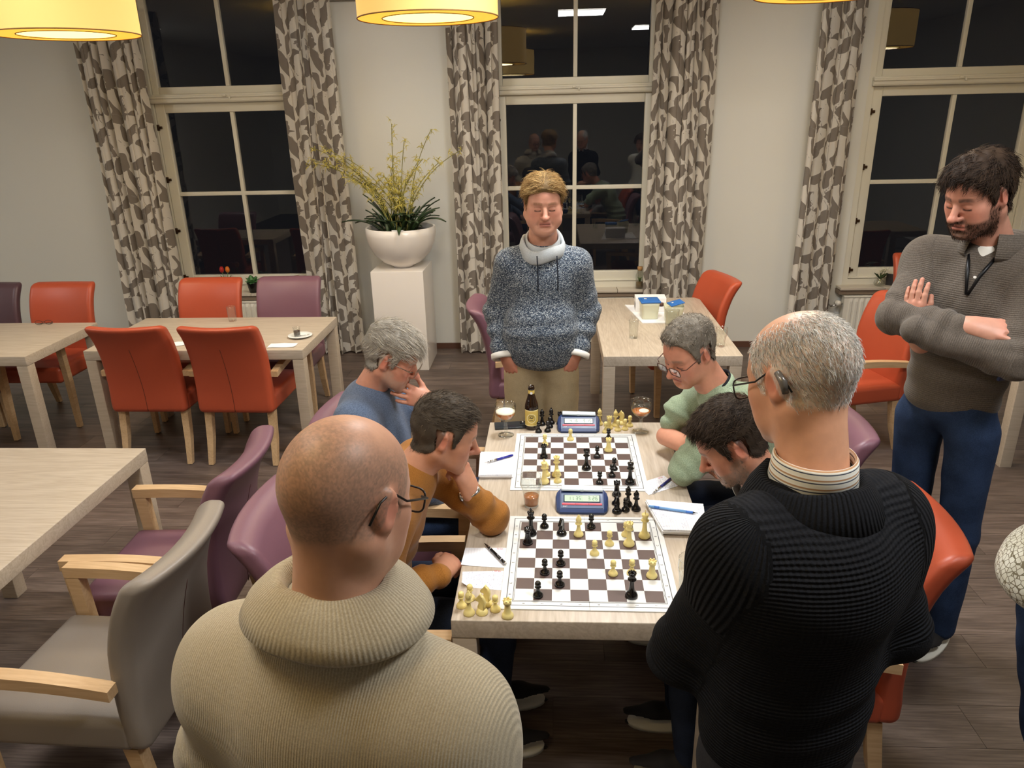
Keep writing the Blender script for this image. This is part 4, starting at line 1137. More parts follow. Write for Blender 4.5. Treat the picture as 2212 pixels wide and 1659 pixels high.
b_, o_, Rh, R3 = person(JS, blond, 'standing man in a blue-grey melange hoodie and khaki trousers, hands in pockets', M_HOODIE, 'hoodie',
    r=dict(pelvis=(.188, .14, .085), waist=(.184, .14, .16), belly=(.16, .10, .13), chest=(.178, .125, .165), shr=.066, ua=.074, el=.064, cuff=.055, drop=.085, karm=.035),
    lg=dict(pelvis=(.178, .128, .12), thigh=.098, knee=.082, ank=.072), pants=M_CHINO, seed=4, amp=.005, shoe_mat=M_BSHOE,
    hands=[dict(wrist=(-.335, 1.345, 1.005), d=(.25, .1, -1), pn=(-.5, -.8, 0), side=-1, curls=[(.3, .3, .2)]*4, fore=(-.352, 1.375, 1.07), skin=_sk),
           dict(wrist=(.0, 1.345, 1.01), d=(-.25, .1, -1), pn=(.5, -.8, 0), side=1, curls=[(.3, .3, .2)]*4, fore=(.018, 1.375, 1.07), skin=_sk)])
zf = lambda a: -.034*math.sin(a)+.010*math.cos(3*a)
collar(b_, o_, (-.153, 1.420, 1.516), R3, [(.082, -.022), (.084, .014), (.091, .026), (.098, .024), (.106, .004), (.112, -.022), (.104, -.034), (.092, -.034)], M_GREYJ, 'cowl_collar', zf=zf, ey=1.04)
collar(b_, o_, (-.153, 1.425, 1.526), R3, [(.070, -.04), (.070, .022), (.075, .032), (.081, .026), (.084, -.04)], M_GREYJ, 'inner_collar', zf=lambda a: -.040*math.sin(a), ey=1.02)
for sx, ln in ((-.178, .155), (-.088, .15)):
    MB().tube([(sx-o_[0], 1.300-o_[1], 1.485), (sx+.002-o_[0], 1.288-o_[1], 1.45), (sx+.004-o_[0], 1.272-o_[1], 1.39), (sx+.004-o_[0], 1.256-o_[1], 1.485-ln)], .0028, 8).build('drawstring', M_TEE, b_)
for s, w_, e_ in ((0, JS['wr'][0], JS['el'][0]), (1, JS['wr'][1], JS['el'][1])):
    d = unit(np.array(w_)-np.array(e_)); a = np.array(w_)+d*.048; Rr = np.stack([unit(np.cross(d, (0, 1, 0))), unit(np.cross(d, np.cross(d, (0, 1, 0)))), -d], 1)
    collar(b_, o_, a, Rr, [(.046, -.008), (.050, .014), (.060, .014), (.061, -.008), (.053, -.016)], M_WTEE, 'rolled_cuff')

# --- bearded man at the right, arms crossed
JR = dict(front=(-.85, -.5, 0), pelvis=(1.33, .53, 1.10), waist=(1.335, .53, 1.24), chest=(1.335, .53, 1.44), neck=(1.375, .535, 1.645),
          sh=[(1.235, .665, 1.575), (1.455, .395, 1.565)], el=[(1.10, .55, 1.40), (1.355, .27, 1.325)], wr=[(1.215, .375, 1.415), (1.105, .42, 1.385)],
          hip=[(1.275, .61, 1.0), (1.385, .45, 1.0)], knee=[(1.31, .63, .53), (1.44, .50, .54)], ank=[(1.40, .66, .09), (1.47, .545, .09)])
M_HZIP = m_knit('taupe_half_zip_knit', srgb(84, 76, 68), srgb(108, 99, 90), per_s=.0062, per_t=.007, tdir='along', depth=.0016, speck=330., strength=.5)
dkman = dict(c=(1.268, .492, 1.815), fwd=(-.88, -.38, -.36), jaw=1.0, skin=(196, 140, 118), haircol=(36, 27, 22), haircol2=(78, 60, 46), brow=1.0, nose=1.15, beard=(.95, (52, 36, 27), .013), recede=-.002,
    style=dict(n=5900, vol=.012, topvol=.024, comb=lambda x, y, z: (.25*np.sin(40*y)+.0*x, .6*np.tanh((y+.04)/.03), -.15-.8*(z < .05)), len=lambda x, y, z: .026+.026*(z > .05)-.014*(y > .05), lift=.36, grav=.40, curl=.95, jit=.12, rad=.0011, clump=85, cap_shade=.8))
_sk = (200, 146, 124)
b_, o_, Rh, R3 = person(JR, dkman, 'tall bearded dark-haired man in a taupe half-zip sweater and jeans, arms crossed', M_HZIP, 'half_zip_sweater',
    r=dict(pelvis=(.155, .12, .075), waist=(.165, .13, .15), chest=(.175, .12, .16), shr=.068, ua=.070, el=.062, cuff=.046), lg=dict(pelvis=(.155, .115, .12), thigh=.086, knee=.068, ank=.06),
    pants=M_JEANS, seed=9, amp=.006, h=.0080, shoe_dirs=[(-.6, -.8, 0), (-.75, -.65, 0)],
    hands=[dict(h=.0032, wrist=(1.245, .345, 1.42), d=(.55, -.3, .02), pn=(-.3, -.6, .75), side=1, curls=[(.2, .2, .2)]*4, fore=(1.15, .46, 1.41), skin=_sk),
           dict(h=.0032, wrist=(1.128, .487, 1.372), d=(-.04, .06, 1.0), pn=(-.8, -.6, 0), side=1, curls=[(.12, .15, .1)]*4, spread=.03, fore=(1.15, .45, 1.33), skin=_sk)])
_arc = (PI*.5+.42, PI*2.5-.42)
collar(b_, o_, (1.372, .525, 1.655), R3, [(.070, -.045), (.068, .020), (.075, .042), (.083, .042), (.100, .005), (.112, -.03), (.104, -.04), (.084, -.02)], M_HZIP, 'fold_collar', arc=_arc, ex=1.05)
f_ = R3[:, 1]; sd_ = R3[:, 0]
V_ = np.array([1.372, .525, 1.62])
for s in (-1, 1):
    p = [V_+f_*.082+sd_*s*.040, V_+f_*.118+sd_*s*.020-np.array([0, 0, .055]), V_+f_*.140+sd_*s*.003-np.array([0, 0, .12])]
    MB().tube([tuple(q-o_) for q in p], [.006, .006, .004], 8).build('zip_edge', M_ZIP, b_)
Ft = Field(V_-.13, V_+.13, .006); Ft.cone(V_+f_*.03-np.array([0, 0, .02]), V_+f_*.085-np.array([0, 0, .075]), .066, .030, k=.02); Vt_, Qt_ = Ft.mesh(1); child('white_tee', Vt_, Qt_, M_WTEE, b_, o_)
bk = MB().bevbox((0, 0, 0), (.30, .012, .20), .004); bo = bk.build('exercise_folder', [simple('dark_blue_card', srgb(24, 38, 84), .35)], loc=(1.475, .345, 1.335)); bo.rotation_euler = (.25, .1, .55)
tag(bo, 'dark blue folder tucked under the arm of the bearded man', 'folder')
# --- grey-haired man in blue, hand over his mouth
JB = dict(front=(1, 0, 0), pelvis=(-.79, .68, .60), waist=(-.80, .68, .72), chest=(-.822, .68, .90), neck=(-.835, .67, 1.08), sh=[(-.855, .505, 1.015), (-.835, .845, 1.03)],
          el=[(-.72, .44, .80), (-.52, .80, .805)], wr=[(-.56, .55, .665), (-.585, .675, 1.0)], **sit(-.76, .68, 1, -1))
M_BLUE = m_knit('slate_blue_jersey', srgb(74, 88, 112), srgb(102, 116, 140), speck=240., depth=.0006, strength=.3)
greyman = dict(c=(-.727, .655, 1.220), fwd=(.90, -.06, -.42), jaw=.98, skin=(206, 146, 122), haircol=(158, 148, 134), haircol2=(228, 222, 210), brow=.7, nose=1.1, beard=(.55, (176, 160, 146), .004), recede=.004,
    style=dict(n=5900, clump=100, vol=.008, topvol=.022, comb=lambda x, y, z: (.18+0*x, np.where(z > .045, .9, -.7), np.where(z > .045, .05, -.55)), len=lambda x, y, z: .022+.040*sstep(.02, .06, z), lift=.22, grav=.22, curl=.35, jit=.06, rad=.0008, side=(150, 140, 128)))
b_, o_, Rh, R3 = person(JB, greyman, 'seated grey-haired man in a slate-blue sweater covering his mouth with his hand', M_BLUE, r=dict(cuff=.040), pants=M_JEANS, seed=14,
    hands=[dict(h=.0032, wrist=(-.592, .660, 1.035), d=(-.80, -.36, .42), pn=(.20, -.90, .25), side=1, curls=[(.25, .35, .2), (.28, .38, .2), (.30, .40, .25), (.40, .45, .3)], spread=.14, thumb=(.9, .2), fore=(-.560, .715, .94), skin=(206, 148, 124)),
           dict(wrist=(-.55, .56, .655), d=(.5, .8, -.1), pn=(0, 0, 1), side=-1, curls=[(.3, .3, .2)]*4, fore=(-.59, .53, .69))])
glasses(greyman['c'], Rh, b_, o_, M_FR_STEEL, rimless=True, hgt=.030)
collar(b_, o_, (-.83, .675, 1.082), R3, [(.062, -.02), (.062, .004), (.070, .008), (.078, -.005), (.078, -.025)], M_BLUE, 'neckband', zf=lambda a: -.014*math.sin(a))
# --- man in the mustard sweater, fist against his cheek
JM = dict(front=(1, .1, 0), pelvis=(-.73, .05, .60), waist=(-.71, .05, .72), chest=(-.645, .055, .88), neck=(-.555, .075, 1.035), sh=[(-.605, -.115, .965), (-.575, .245, .975)],
          el=[(-.615, -.215, .775), (-.318, .165, .812)], wr=[(-.475, -.085, .742), (-.372, .130, .905)], **sit(-.68, .05, 1, -1))
M_MUST = m_knit('mustard_knit', srgb(150, 98, 40), srgb(170, 114, 52), per_s=.004, per_t=.004, tdir='across', depth=.0004, speck=420., strength=.25)
brown = dict(c=(-.447, .098, 1.150), fwd=(.93, .16, -.36), jaw=1.0, skin=(200, 144, 116), haircol=(62, 52, 44), haircol2=(122, 110, 96), brow=.6, nose=1.0, recede=.004,
    style=dict(n=5900, clump=120, vol=.004, topvol=.010, comb=lambda x, y, z: (.1*np.sin(60*y), np.where(z > .04, .75, -.35), np.where(z > .04, .2, -.8)), len=lambda x, y, z: .008+.018*sstep(.02, .07, z), lift=.48, grav=.1, curl=.35, jit=.12, rad=.0007, side=(96, 88, 80)))
b_, o_, Rh, R3 = person(JM, brown, 'seated man in a mustard sweater resting his cheek on his fist', M_MUST, r=dict(cuff=.042, el=.056, ua=.066), pants=M_DJEANS, seed=19, amp=.005,
    hands=[dict(h=.0032, wrist=(-.462, -.068, .742), d=(.35, 1, -.05), pn=(.35, -.1, .9), side=-1, curls=[(.75, .8, .5), (.8, .85, .5), (.85, .9, .5), (.9, .9, .5)], thumb=(.7, .5), fore=(-.50, -.115, .748), fr=(.028, .034)),
           dict(h=.0032, wrist=(-.380, .126, .925), d=(-.35, .05, 1.), pn=(.80, -.55, .2), side=1, curls=[(.9, 1.1, .8), (.95, 1.15, .8), (1.0, 1.2, .8), (1.05, 1.2, .8)], thumb=(.5, .4), fore=(-.360, .137, .875), fr=(.029, .034))])
collar(b_, o_, (-.556, .075, 1.04), R3, [(.066, -.03), (.064, .000), (.070, .006), (.078, -.004), (.080, -.03)], M_MUST, 'neckband', zf=lambda a: -.012*math.sin(a))
d = unit(np.array((-.380, .126, .925))-np.array(JM['el'][1])); a = np.array((-.381, .126, .922)); Rr = np.stack([unit(np.cross(d, (0, 1, 0))), unit(np.cross(d, np.cross(d, (0, 1, 0)))), -d], 1)
V, Q, th = ring_band(a, Rr, [(.0305, -.008), (.0305, .008), (.0335, .008), (.0335, -.008)], (0, 2*PI), 32, 1.0, .9); wt = child('wristwatch', V, Q, M_METAL, b_, o_)
wc = a+Rr@np.array([.034, 0, 0]); face_n = Rr@np.array([1, 0, 0.])
MB().tube([tuple(wc-o_-face_n*.004), tuple(wc-o_+face_n*.006)], [.017, .0155], 20).build('watch_case', M_METAL, wt)
# --- man in the green sweater, arms folded on the table edge
JG = dict(front=(-1, -.1, 0), pelvis=(.80, .66, .60), waist=(.77, .66, .73), chest=(.665, .66, .90), neck=(.515, .665, 1.09), sh=[(.545, .835, 1.015), (.575, .495, .995)],
          el=[(.425, .83, .925), (.385, .495, .818)], wr=[(.385, .812, .872), (.47, .66, .87)], **sit(.74, .66, -1, 1))
M_GREEN = m_knit('sage_green_knit', srgb(128, 146, 120), srgb(160, 174, 148), speck=300., depth=.0006, strength=.3)
greenman = dict(c=(.405, .652, 1.238), fwd=(-.74, -.50, -.44), jaw=1.02, fat=.3, skin=(204, 144, 118), haircol=(110, 100, 88), haircol2=(190, 180, 164), brow=.7, nose=1.15, recede=.012,
    style=dict(n=5900, clump=130, vol=.007, topvol=.016, comb=lambda x, y, z: (np.sin(55*y+30*z), np.cos(70*x), .2-.6*(z < .04)), len=lambda x, y, z: .014+.014*(z > .04), lift=.5, grav=.1, curl=1.3, jit=.25, rad=.0007, side=(128, 118, 106)))
b_, o_, Rh, R3 = person(JG, greenman, 'seated man in a sage green sweater and glasses, arms folded on the table edge', M_GREEN, r=dict(cuff=.046, el=.060, ua=.068), pants=M_DJEANS, seed=24, amp=.006,
    hands=[dict(h=.0032, wrist=(.475, .565, .85), d=(.45, -.75, .0), pn=(-.5, -.4, .7), side=1, curls=[(.5, .6, .3), (.55, .6, .3), (.6, .6, .3), (.65, .65, .3)], fore=(.362, .795, .826), fr=(.030, .043)),
           dict(wrist=(.49, .68, .885), d=(.2, .9, .1), pn=(-.6, 0, .7), side=-1, curls=[(.3, .4, .2)]*4, fore=(.45, .62, .86))])
glasses(greenman['c'], Rh, b_, o_, M_FR_BROWN, w_=.052, hgt=.034)
collar(b_, o_, (.515, .665, 1.098), R3, [(.064, -.03), (.064, .006), (.070, .010), (.077, -.004), (.078, -.03)], M_GREEN, 'neckband', zf=lambda a: -.014*math.sin(a))
collar(b_, o_, (.515, .665, 1.108), R3, [(.060, -.03), (.060, .006), (.066, .006), (.067, -.03)], M_TEE, 'tee_neck', zf=lambda a: -.016*math.sin(a))
# --- dark-haired man bending over the near board
JD = dict(front=(-1, 0, 0), pelvis=(.76, -.03, .60), waist=(.74, -.03, .72), chest=(.655, -.02, .87), neck=(.535, 0, 1.03), sh=[(.565, .175, .955), (.60, -.20, .935)],
          el=[(.60, .25, .74), (.64, -.26, .72)], wr=[(.50, .12, .635), (.51, -.14, .635)], **sit(.70, -.03, -1, 1))
M_GJKT = m_knit('grey_jacket', srgb(150, 150, 146), srgb(172, 172, 168), speck=200., depth=.0006, strength=.3)
darkman = dict(c=(.424, .005, 1.166), fwd=(-.80, .03, -.58), jaw=1.0, skin=(196, 138, 112), haircol=(40, 31, 26), haircol2=(92, 76, 62), brow=.8, nose=1.1, beard=(.75, (134, 122, 112), .008), recede=.006,
    style=dict(n=5900, clump=95, vol=.008, topvol=.018, comb=lambda x, y, z: (.4*np.sin(50*z), np.where(z > .05, .7, -.6), np.where(z > .05, .1, -.6)), len=lambda x, y, z: .016+.022*(z > .04), lift=.42, grav=.2, curl=.7, jit=.12, rad=.0008, side=(70, 60, 52)))
b_, o_, Rh, R3 = person(JD, darkman, 'seated dark-haired man with a greying beard in a grey jacket, bent over the near chessboard', M_GJKT, 'jacket', pants=M_DJEANS, seed=29,
    hands=[dict(wrist=(.49, .11, .63), d=(-.5, -.8, -.1), pn=(0, 0, 1), side=1, curls=[(.4, .4, .3)]*4, fore=(.53, .15, .66)), dict(wrist=(.50, -.13, .63), d=(-.5, .8, -.1), pn=(0, 0, 1), side=-1, curls=[(.4, .4, .3)]*4, fore=(.54, -.17, .66))])
collar(b_, o_, (.54, 0, 1.03), R3, [(.072, -.05), (.070, .005), (.078, .03), (.088, .028), (.104, -.01), (.102, -.045)], M_GREYJ, 'jacket_collar', arc=_arc)
# --- older man in the black cardigan, seen from behind
JK = dict(front=(-.42, .9, 0), pelvis=(0.358, -0.83, 0.921), waist=(0.363, -0.845, 1.051), chest=(0.358, -0.855, 1.241), neck=(0.365, -0.815, 1.466), sh=[(0.508, -0.775, 1.372), (0.232, -0.885, 1.366)],
          el=[(0.572, -0.79, 1.135), (0.158, -0.765, 1.035)], wr=[(0.433, -0.6, 1.011), (0.253, -0.6, 0.991)],
          hip=[(0.443, -0.8, 0.851), (0.273, -0.86, 0.851)], knee=[(0.453, -0.76, 0.46), (0.263, -0.82, 0.46)], ank=[(0.463, -0.82, 0.09), (0.263, -0.87, 0.09)])
M_BLACKK = m_knit('black_ribbed_cardigan', srgb(18, 19, 23), srgb(28, 29, 33), per_s=.0085, per_t=.0075, tdir='both', depth=.004, speck=300., strength=.9, upper_long=True, sheen=.0)
M_BLACKRIB = m_knit('black_rib_collar', srgb(18, 19, 23), srgb(28, 29, 33), per_t=.0062, tdir='across', depth=.003, speck=300., strength=.9, sheen=0.)
white = dict(c=(0.348, -0.738, 1.639), fwd=(-.50, .80, -.36), jaw=1.0, neck=.060, skin=(206, 152, 120), haircol=(192, 188, 180), haircol2=(240, 238, 233), brow=.4, nose=1.1, nape=-.062, bald=(.020, .085, 0, 1.0, .058), res=.003,
    style=dict(n=7600, vol=.001, topvol=.001, nocap=True, comb=lambda x, y, z: (.15*np.sign(x), -.6+.0*y, -.9+.0*z), len=lambda x, y, z: .008+.006*(z > .0), lift=.28, grav=.1, curl=.2, jit=.2, rad=.00055), buzz=(.75, (216, 210, 200)), baldtop=1)
b_, o_, Rh, R3 = person(JK, white, 'white-haired older man in a black ribbed cardigan and striped shirt, seen from behind', M_BLACKK, 'cardigan',
    r=dict(pelvis=(.170, .125, .11), waist=(.172, .125, .16), chest=(.180, .125, .165), shr=.062, ua=.062, el=.064, cuff=.05, yoke=.07, karm=.07), pants=M_TROUS, seed=34, amp=.004, h=.0070,
    hands=[dict(wrist=(0.413, -0.58, 1.006), d=(-1, .3, 0), pn=(0, .5, .8), side=1, curls=[(.4, .4, .3)]*4, fore=(0.473, -0.64, 1.021)), dict(wrist=(0.273, -0.58, 0.986), d=(1, .3, 0), pn=(0, .5, .8), side=-1, curls=[(.4, .4, .3)]*4, fore=(0.233, -0.65, 1.001))])
glasses(white['c'], Rh, b_, o_, M_FR_BLACK, w_=.052, hgt=.040)
T = lambda p: np.array(white['c'])+Rh@np.array(p)-o_
MB().tube([tuple(T((-.086, -.030, .024))), tuple(T((-.089, -.042, .006))), tuple(T((-.086, -.040, -.014)))], [.006, .0075, .006], 10).build('hearing_aid', simple('grey_hearing_aid', srgb(120, 116, 112), .25, .4), b_)
Rc = np.stack([R3[:, 0], unit(np.cross((0, 0, 1), R3[:, 0])), (0, 0, 1)], 1); Rc[:, 1] *= np.sign(Rc[:, 1]@R3[:, 1])
collar(b_, o_, (0.365, -0.812, 1.476), Rc, [(.066, -.03), (.066, .040), (.069, .046), (.073, .040), (.080, -.02)], M_STRIPE, 'shirt_collar', arc=(PI*.5+.25, PI*2.5-.25))
collar(b_, o_, (0.365, -0.818, 1.456), Rc, [(.074, -.04), (.074, .024), (.082, .036), (.092, .034), (.112, .004), (.128, -.036), (.118, -.044), (.088, -.02)], M_BLACKRIB, 'ribbed_collar', arc=_arc, ex=1.04, zf=lambda a: -.012*abs(math.cos(a)))
# --- bald man in the beige sweater, seen from behind
JW = dict(front=(.25, .97, 0), pelvis=(-0.435, -1.135, 0.873), waist=(-0.435, -1.145, 1.003), chest=(-0.435, -1.14, 1.183), neck=(-0.423, -1.15, 1.438), sh=[(-0.262, -1.205, 1.278), (-0.615, -1.09, 1.278)],
          el=[(-0.195, -1.205, 1.053), (-0.70, -1.07, 1.063)], wr=[(-0.225, -0.995, 0.933), (-0.565, -0.895, 0.943)],
          hip=[(-0.345, -1.155, 0.803), (-0.515, -1.115, 0.803)], knee=[(-0.335, -1.115, 0.44), (-0.525, -1.075, 0.44)], ank=[(-0.335, -1.175, 0.09), (-0.525, -1.135, 0.09)])
M_BEIGE = m_knit('beige_wool_knit', srgb(168, 156, 132), srgb(188, 176, 152), per_t=.0042, tdir='across', depth=.0012, speck=420., strength=.5)
bald = dict(c=(-0.401, -1.12, 1.597), fwd=(.40, .86, -.34), jaw=1.02, neck=.062, skin=(196, 148, 122), red=(214, 132, 110), haircol=(90, 78, 66), brow=.6, buzz=(.62, (118, 100, 86)), baldtop=1, nape=-.055, res=.003, hair=0)
b_, o_, Rh, R3 = person(JW, bald, 'bald man in a beige knitted collar sweater and glasses, seen from behind in the foreground', M_BEIGE, 'sweater',
    r=dict(pelvis=(.180, .13, .11), waist=(.195, .135, .17), chest=(.205, .135, .175), shr=.062, ua=.068, el=.066, cuff=.05, trap=.060, yoke=.075, karm=.09), pants=M_DJEANS, seed=41, unisleeve=True, amp=.005, h=.0065,
    hands=[dict(wrist=(-0.245, -0.975, 0.928), d=(-1, .3, 0), pn=(0, .5, .8), side=1, curls=[(.4, .4, .3)]*4, fore=(-0.225, -1.035, 0.953)), dict(wrist=(-0.545, -0.875, 0.938), d=(1, .3, 0), pn=(0, .5, .8), side=-1, curls=[(.4, .4, .3)]*4, fore=(-0.585, -0.935, 0.963))])
glasses(bald['c'], Rh, b_, o_, M_FR_BLACK, w_=.054, hgt=.038)
Rc = np.stack([R3[:, 0], unit(np.cross((0, 0, 1), R3[:, 0])), (0, 0, 1)], 1); Rc[:, 1] *= np.sign(Rc[:, 1]@R3[:, 1])
collar(b_, o_, (-0.428, -1.140, 1.452), Rc, [(.068, -.04), (.068, .026), (.076, .042), (.088, .040), (.112, .022), (.132, .002), (.144, -.020), (.137, -.030), (.110, -.010), (.086, .0)], M_BEIGE, 'fold_collar', arc=_arc, ex=1.04, ey=.86, zf=lambda a: -.010*abs(math.cos(a)))
# --- person at the right edge in a scale-print jacket
def m_scales():
    nt = NT('scale_print'); c = nt.coords('Object', (1, 1, 1), (0, .7, .4)); v = nt.n('ShaderNodeTexVoronoi', {'Vector': c, 'Scale': 72., 'Randomness': .5}, feature='DISTANCE_TO_EDGE')
    n = nt.n('ShaderNodeTexNoise', {'Vector': c, 'Scale': 22.}); lt = nt.ramp(n, [(.35, srgb(214, 212, 196)), (.65, srgb(238, 238, 226))])
    mx = nt.mix(nt.math('LESS_THAN', (v, 'Distance'), .06), lt, srgb(120, 112, 88)); mixout(nt, mx); nt.set(rough=.5); return nt.m
JE = dict(front=(-.5, .86, 0), pelvis=(1.24, -0.36, 0.96), waist=(1.25, -0.37, 1.07), chest=(1.25, -0.38, 1.23), neck=(1.25, -0.36, 1.42), sh=[(1.4, -0.3, 1.34), (1.11, -0.45, 1.34)],
          el=[(1.50, -0.32, 1.08), (1.16, -0.53, 1.12)], wr=[(1.47, -0.22, 0.98), (1.30, -0.42, 0.96)],
          hip=[(1.32, -0.32, 0.87), (1.17, -0.41, 0.87)], knee=[(1.44, -0.28, 0.47), (1.27, -0.36, 0.47)], ank=[(1.52, -0.32, 0.09), (1.37, -0.40, 0.09)])
edge = dict(c=(1.225, -0.31, 1.585), fwd=(-.6, .75, -.3), jaw=.92, skin=(222, 170, 146), haircol=(70, 52, 40), haircol2=(104, 82, 62), neck=.05, res=.0042,
    style=dict(n=1800, vol=.012, topvol=.018, comb=lambda x, y, z: (.2*np.sign(x), -.4+0*y, -1+0*z), len=lambda x, y, z: .09+0*x, lift=.2, grav=.5, rad=.0012))
person(JE, edge, 'person cut off by the right edge in a pale scale-print jacket and jeans', m_scales(), 'scale_print_jacket', r=dict(pelvis=(.215, .17, .10), waist=(.16, .13, .14), chest=(.155, .115, .15), shr=.055), lg=dict(pelvis=(.16, .12, .10)), pants=M_JEANS, seed=51, h=.0105,
    hands=[dict(wrist=(1.45, -0.20, 0.97), d=(-.3, .3, -1), pn=(1, 0, 0), side=1, curls=[(.4, .4, .3)]*4, fore=(1.48, -0.25, 1.02), h=.0045), dict(wrist=(1.33, -0.41, 0.95), d=(.6, .2, -1), pn=(-1, -.2, 0), side=-1, curls=[(.4, .4, .3)]*4, fore=(1.26, -0.44, 1.0), h=.0045)])


# ------------------------------------------------------------------ chess
M_WP = simple('cream_chess_plastic', srgb(232, 214, 142), .32, spec=.5); M_BP = simple('black_chess_plastic', srgb(17, 15, 15), .18, spec=.6)
def text_obj(txt, size, mat, parent, loc, rot=(0, 0, 0), name='lettering', ext=.0001):
    cu = bpy.data.curves.new(name, 'FONT'); cu.body = txt; cu.size = size; cu.align_x = 'CENTER'; cu.align_y = 'CENTER'; cu.extrude = ext; cu.resolution_u = 3
    tmp = bpy.data.objects.new('tmp', cu); COL.objects.link(tmp)
    dg = bpy.context.evaluated_depsgraph_get(); me = bpy.data.meshes.new_from_object(tmp.evaluated_get(dg)); me.name = name
    bpy.data.objects.remove(tmp, do_unlink=True); bpy.data.curves.remove(cu)
    me.materials.clear(); me.materials.append(mat)
    o = bpy.data.objects.new(name, me); COL.objects.link(o); o.parent = parent; o.location = loc; o.rotation_euler = rot
    return o
PR = {
 'pawn': [(0, 0), (.0150, 0), (.0155, .004), (.0135, .009), (.0120, .011), (.0085, .014), (.0062, .020), (.0050, .027), (.0055, .030), (.0095, .0315), (.0095, .033), (.0060, .0345), (.0080, .037), (.0092, .042), (.0085, .047), (.0055, .0508), (0, .052)],
 'rook': [(0, 0), (.0170, 0), (.0175, .005), (.0150, .011), (.0130, .013), (.0105, .018), (.0090, .030), (.0085, .040), (.0095, .044), (.0118, .045), (.0120, .056), (.0090, .056), (.0088, .051), (0, .051)],
 'bishop': [(0, 0), (.0165, 0), (.0170, .005), (.0145, .011), (.0120, .014), (.0085, .019), (.0062, .030), (.0055, .040), (.0062, .043), (.0115, .045), (.0115, .047), (.0070, .049), (.0080, .053), (.0098, .059), (.0088, .066), (.0050, .073), (.0030, .0745), (.0036, .078), (0, .080)],
 'queen': [(0, 0), (.0185, 0), (.0190, .005), (.0160, .013), (.0130, .016), (.0092, .022), (.0072, .036), (.0066, .054), (.0075, .057), (.0130, .059), (.0130, .061), (.0082, .063), (.0090, .070), (.0125, .082), (.0118, .083), (.0075, .079), (.0050, .080), (.0030, .085), (.0034, .088), (0, .090)],
 'king': [(0, 0), (.0190, 0), (.0195, .005), (.0165, .013), (.0135, .016), (.0095, .022), (.0075, .036), (.0068, .058), (.0078, .061), (.0135, .063), (.0135, .065), (.0085, .067), (.0090, .074), (.0122, .085), (.0115, .087), (.0050, .089), (.0025, .090), (0, .090)],
}
def piece_mesh(kind, mat):
    b = MB()
    if kind != 'knight': b.lathe(PR[kind], 28, cap=False)
    if kind == 'king': b.bevbox((0, 0, .0955), (.0030, .0030, .013), .0008); b.bevbox((0, 0, .0965), (.0100, .0030, .0030), .0008)
    if kind == 'rook':
        for k in range(6):
            a = k*PI/3; b.bevbox((.0105*math.cos(a), .0105*math.sin(a), .0575), (.0045, .0055, .004), .0008, M=None)
    if kind == 'queen':
        for k in range(9):
            a = k*2*PI/9; b.lathe([(0, -.0012), (.0016, 0), (0, .0022)], 6, c=(.0117*math.cos(a), .0117*math.sin(a), .0838))
    if kind == 'bishop':      # slit
        b.bevbox((.006, 0, .063), (.009, .0014, .011), .0004, M=Matrix.Translation((0, 0, 0)) @ Matrix.Rotation(.0, 4, 'Y'))
    if kind == 'knight':
        b.lathe([(0, 0), (.0170, 0), (.0175, .005), (.0150, .011), (.0130, .013), (.0105, .0165), (0, .0165)], 28, cap=False)
        prof = [(-.010, .016), (.0105, .016), (.0110, .024), (.0070, .034), (.0085, .039), (.0165, .038), (.0200, .0405), (.0195, .0455), (.0130, .0530), (.0070, .0600), (.0045, .0655), (.0020, .0605), (-.0050, .0575), (-.0105, .0480), (-.0120, .0370), (-.0085, .0270)]
        def ring(s): return [(x*(.92 if abs(s) > .9 else 1), s*(.0065 if z > .034 else .0085)*(1.0), z) for x, z in prof]
        b.loft([[(x*.86, y*.62, .036+(z-.036)*.93) for x, y, z in ring(-1)], ring(-.75), ring(.75), [(x*.86, y*.62, .036+(z-.036)*.93) for x, y, z in ring(1)]])
    return b.mesh('chess_'+kind, mat)
PM = {(k, c): piece_mesh(k, M_WP if c == 'w' else M_BP) for k in ('pawn', 'rook', 'bishop', 'queen', 'king', 'knight') for c in 'wb'}
_ZB, _ZT = .7542, .7502
def put_piece(k, c, x, y, z, label, rz=0.0, group='chess pieces'):
    o = bpy.data.objects.new('chess_'+k, PM[(k, c)]); COL.objects.link(o); o.location = (x, y, z); o.rotation_euler = (0, 0, rz); tag(o, label, 'chess piece', group)
# (kind, colour, x, y, where) near board, far board, beside the boards
NEAR = [('king', 'b', -.183, .143, 'in the far left corner of the near board'), ('rook', 'b', -.192, .087, 'in front of the black king on the near board'), ('pawn', 'b', -.138, .189, 'on the far row of the near board, beside the king'), ('knight', 'b', -.079, .144, 'near the far edge of the near board'), ('pawn', 'b', .023, .189, 'right under the near clock'),
  ('pawn', 'b', -.084, -.033, 'left of the middle of the near board'), ('pawn', 'b', -.134, -.083, 'on the left side of the near board'), ('pawn', 'b', -.088, -.144, 'behind the frontmost pawn of the near board'), ('pawn', 'b', -.153, -.198, 'nearest the front edge of the near board'), ('queen', 'b', .123, -.194, 'at the front right of the near board'),
  ('bishop', 'w', -.022, .138, 'near the far edge of the near board'), ('pawn', 'w', .078, .084, 'right of the middle of the near board'), ('pawn', 'w', .026, .026, 'in the middle of the near board'), ('queen', 'w', .142, .083, 'left of the cream king on the near board'), ('pawn', 'w', .137, .141, 'hidden behind the cream queen of the near board'), ('king', 'w', .198, .132, 'at the right edge of the near board by the notepad'),
  ('rook', 'w', .195, -.094, 'at the right edge of the near board'), ('pawn', 'w', .077, -.085, 'left of the rook of the near board'), ('pawn', 'w', .135, -.08, 'behind the black queen of the near board')]
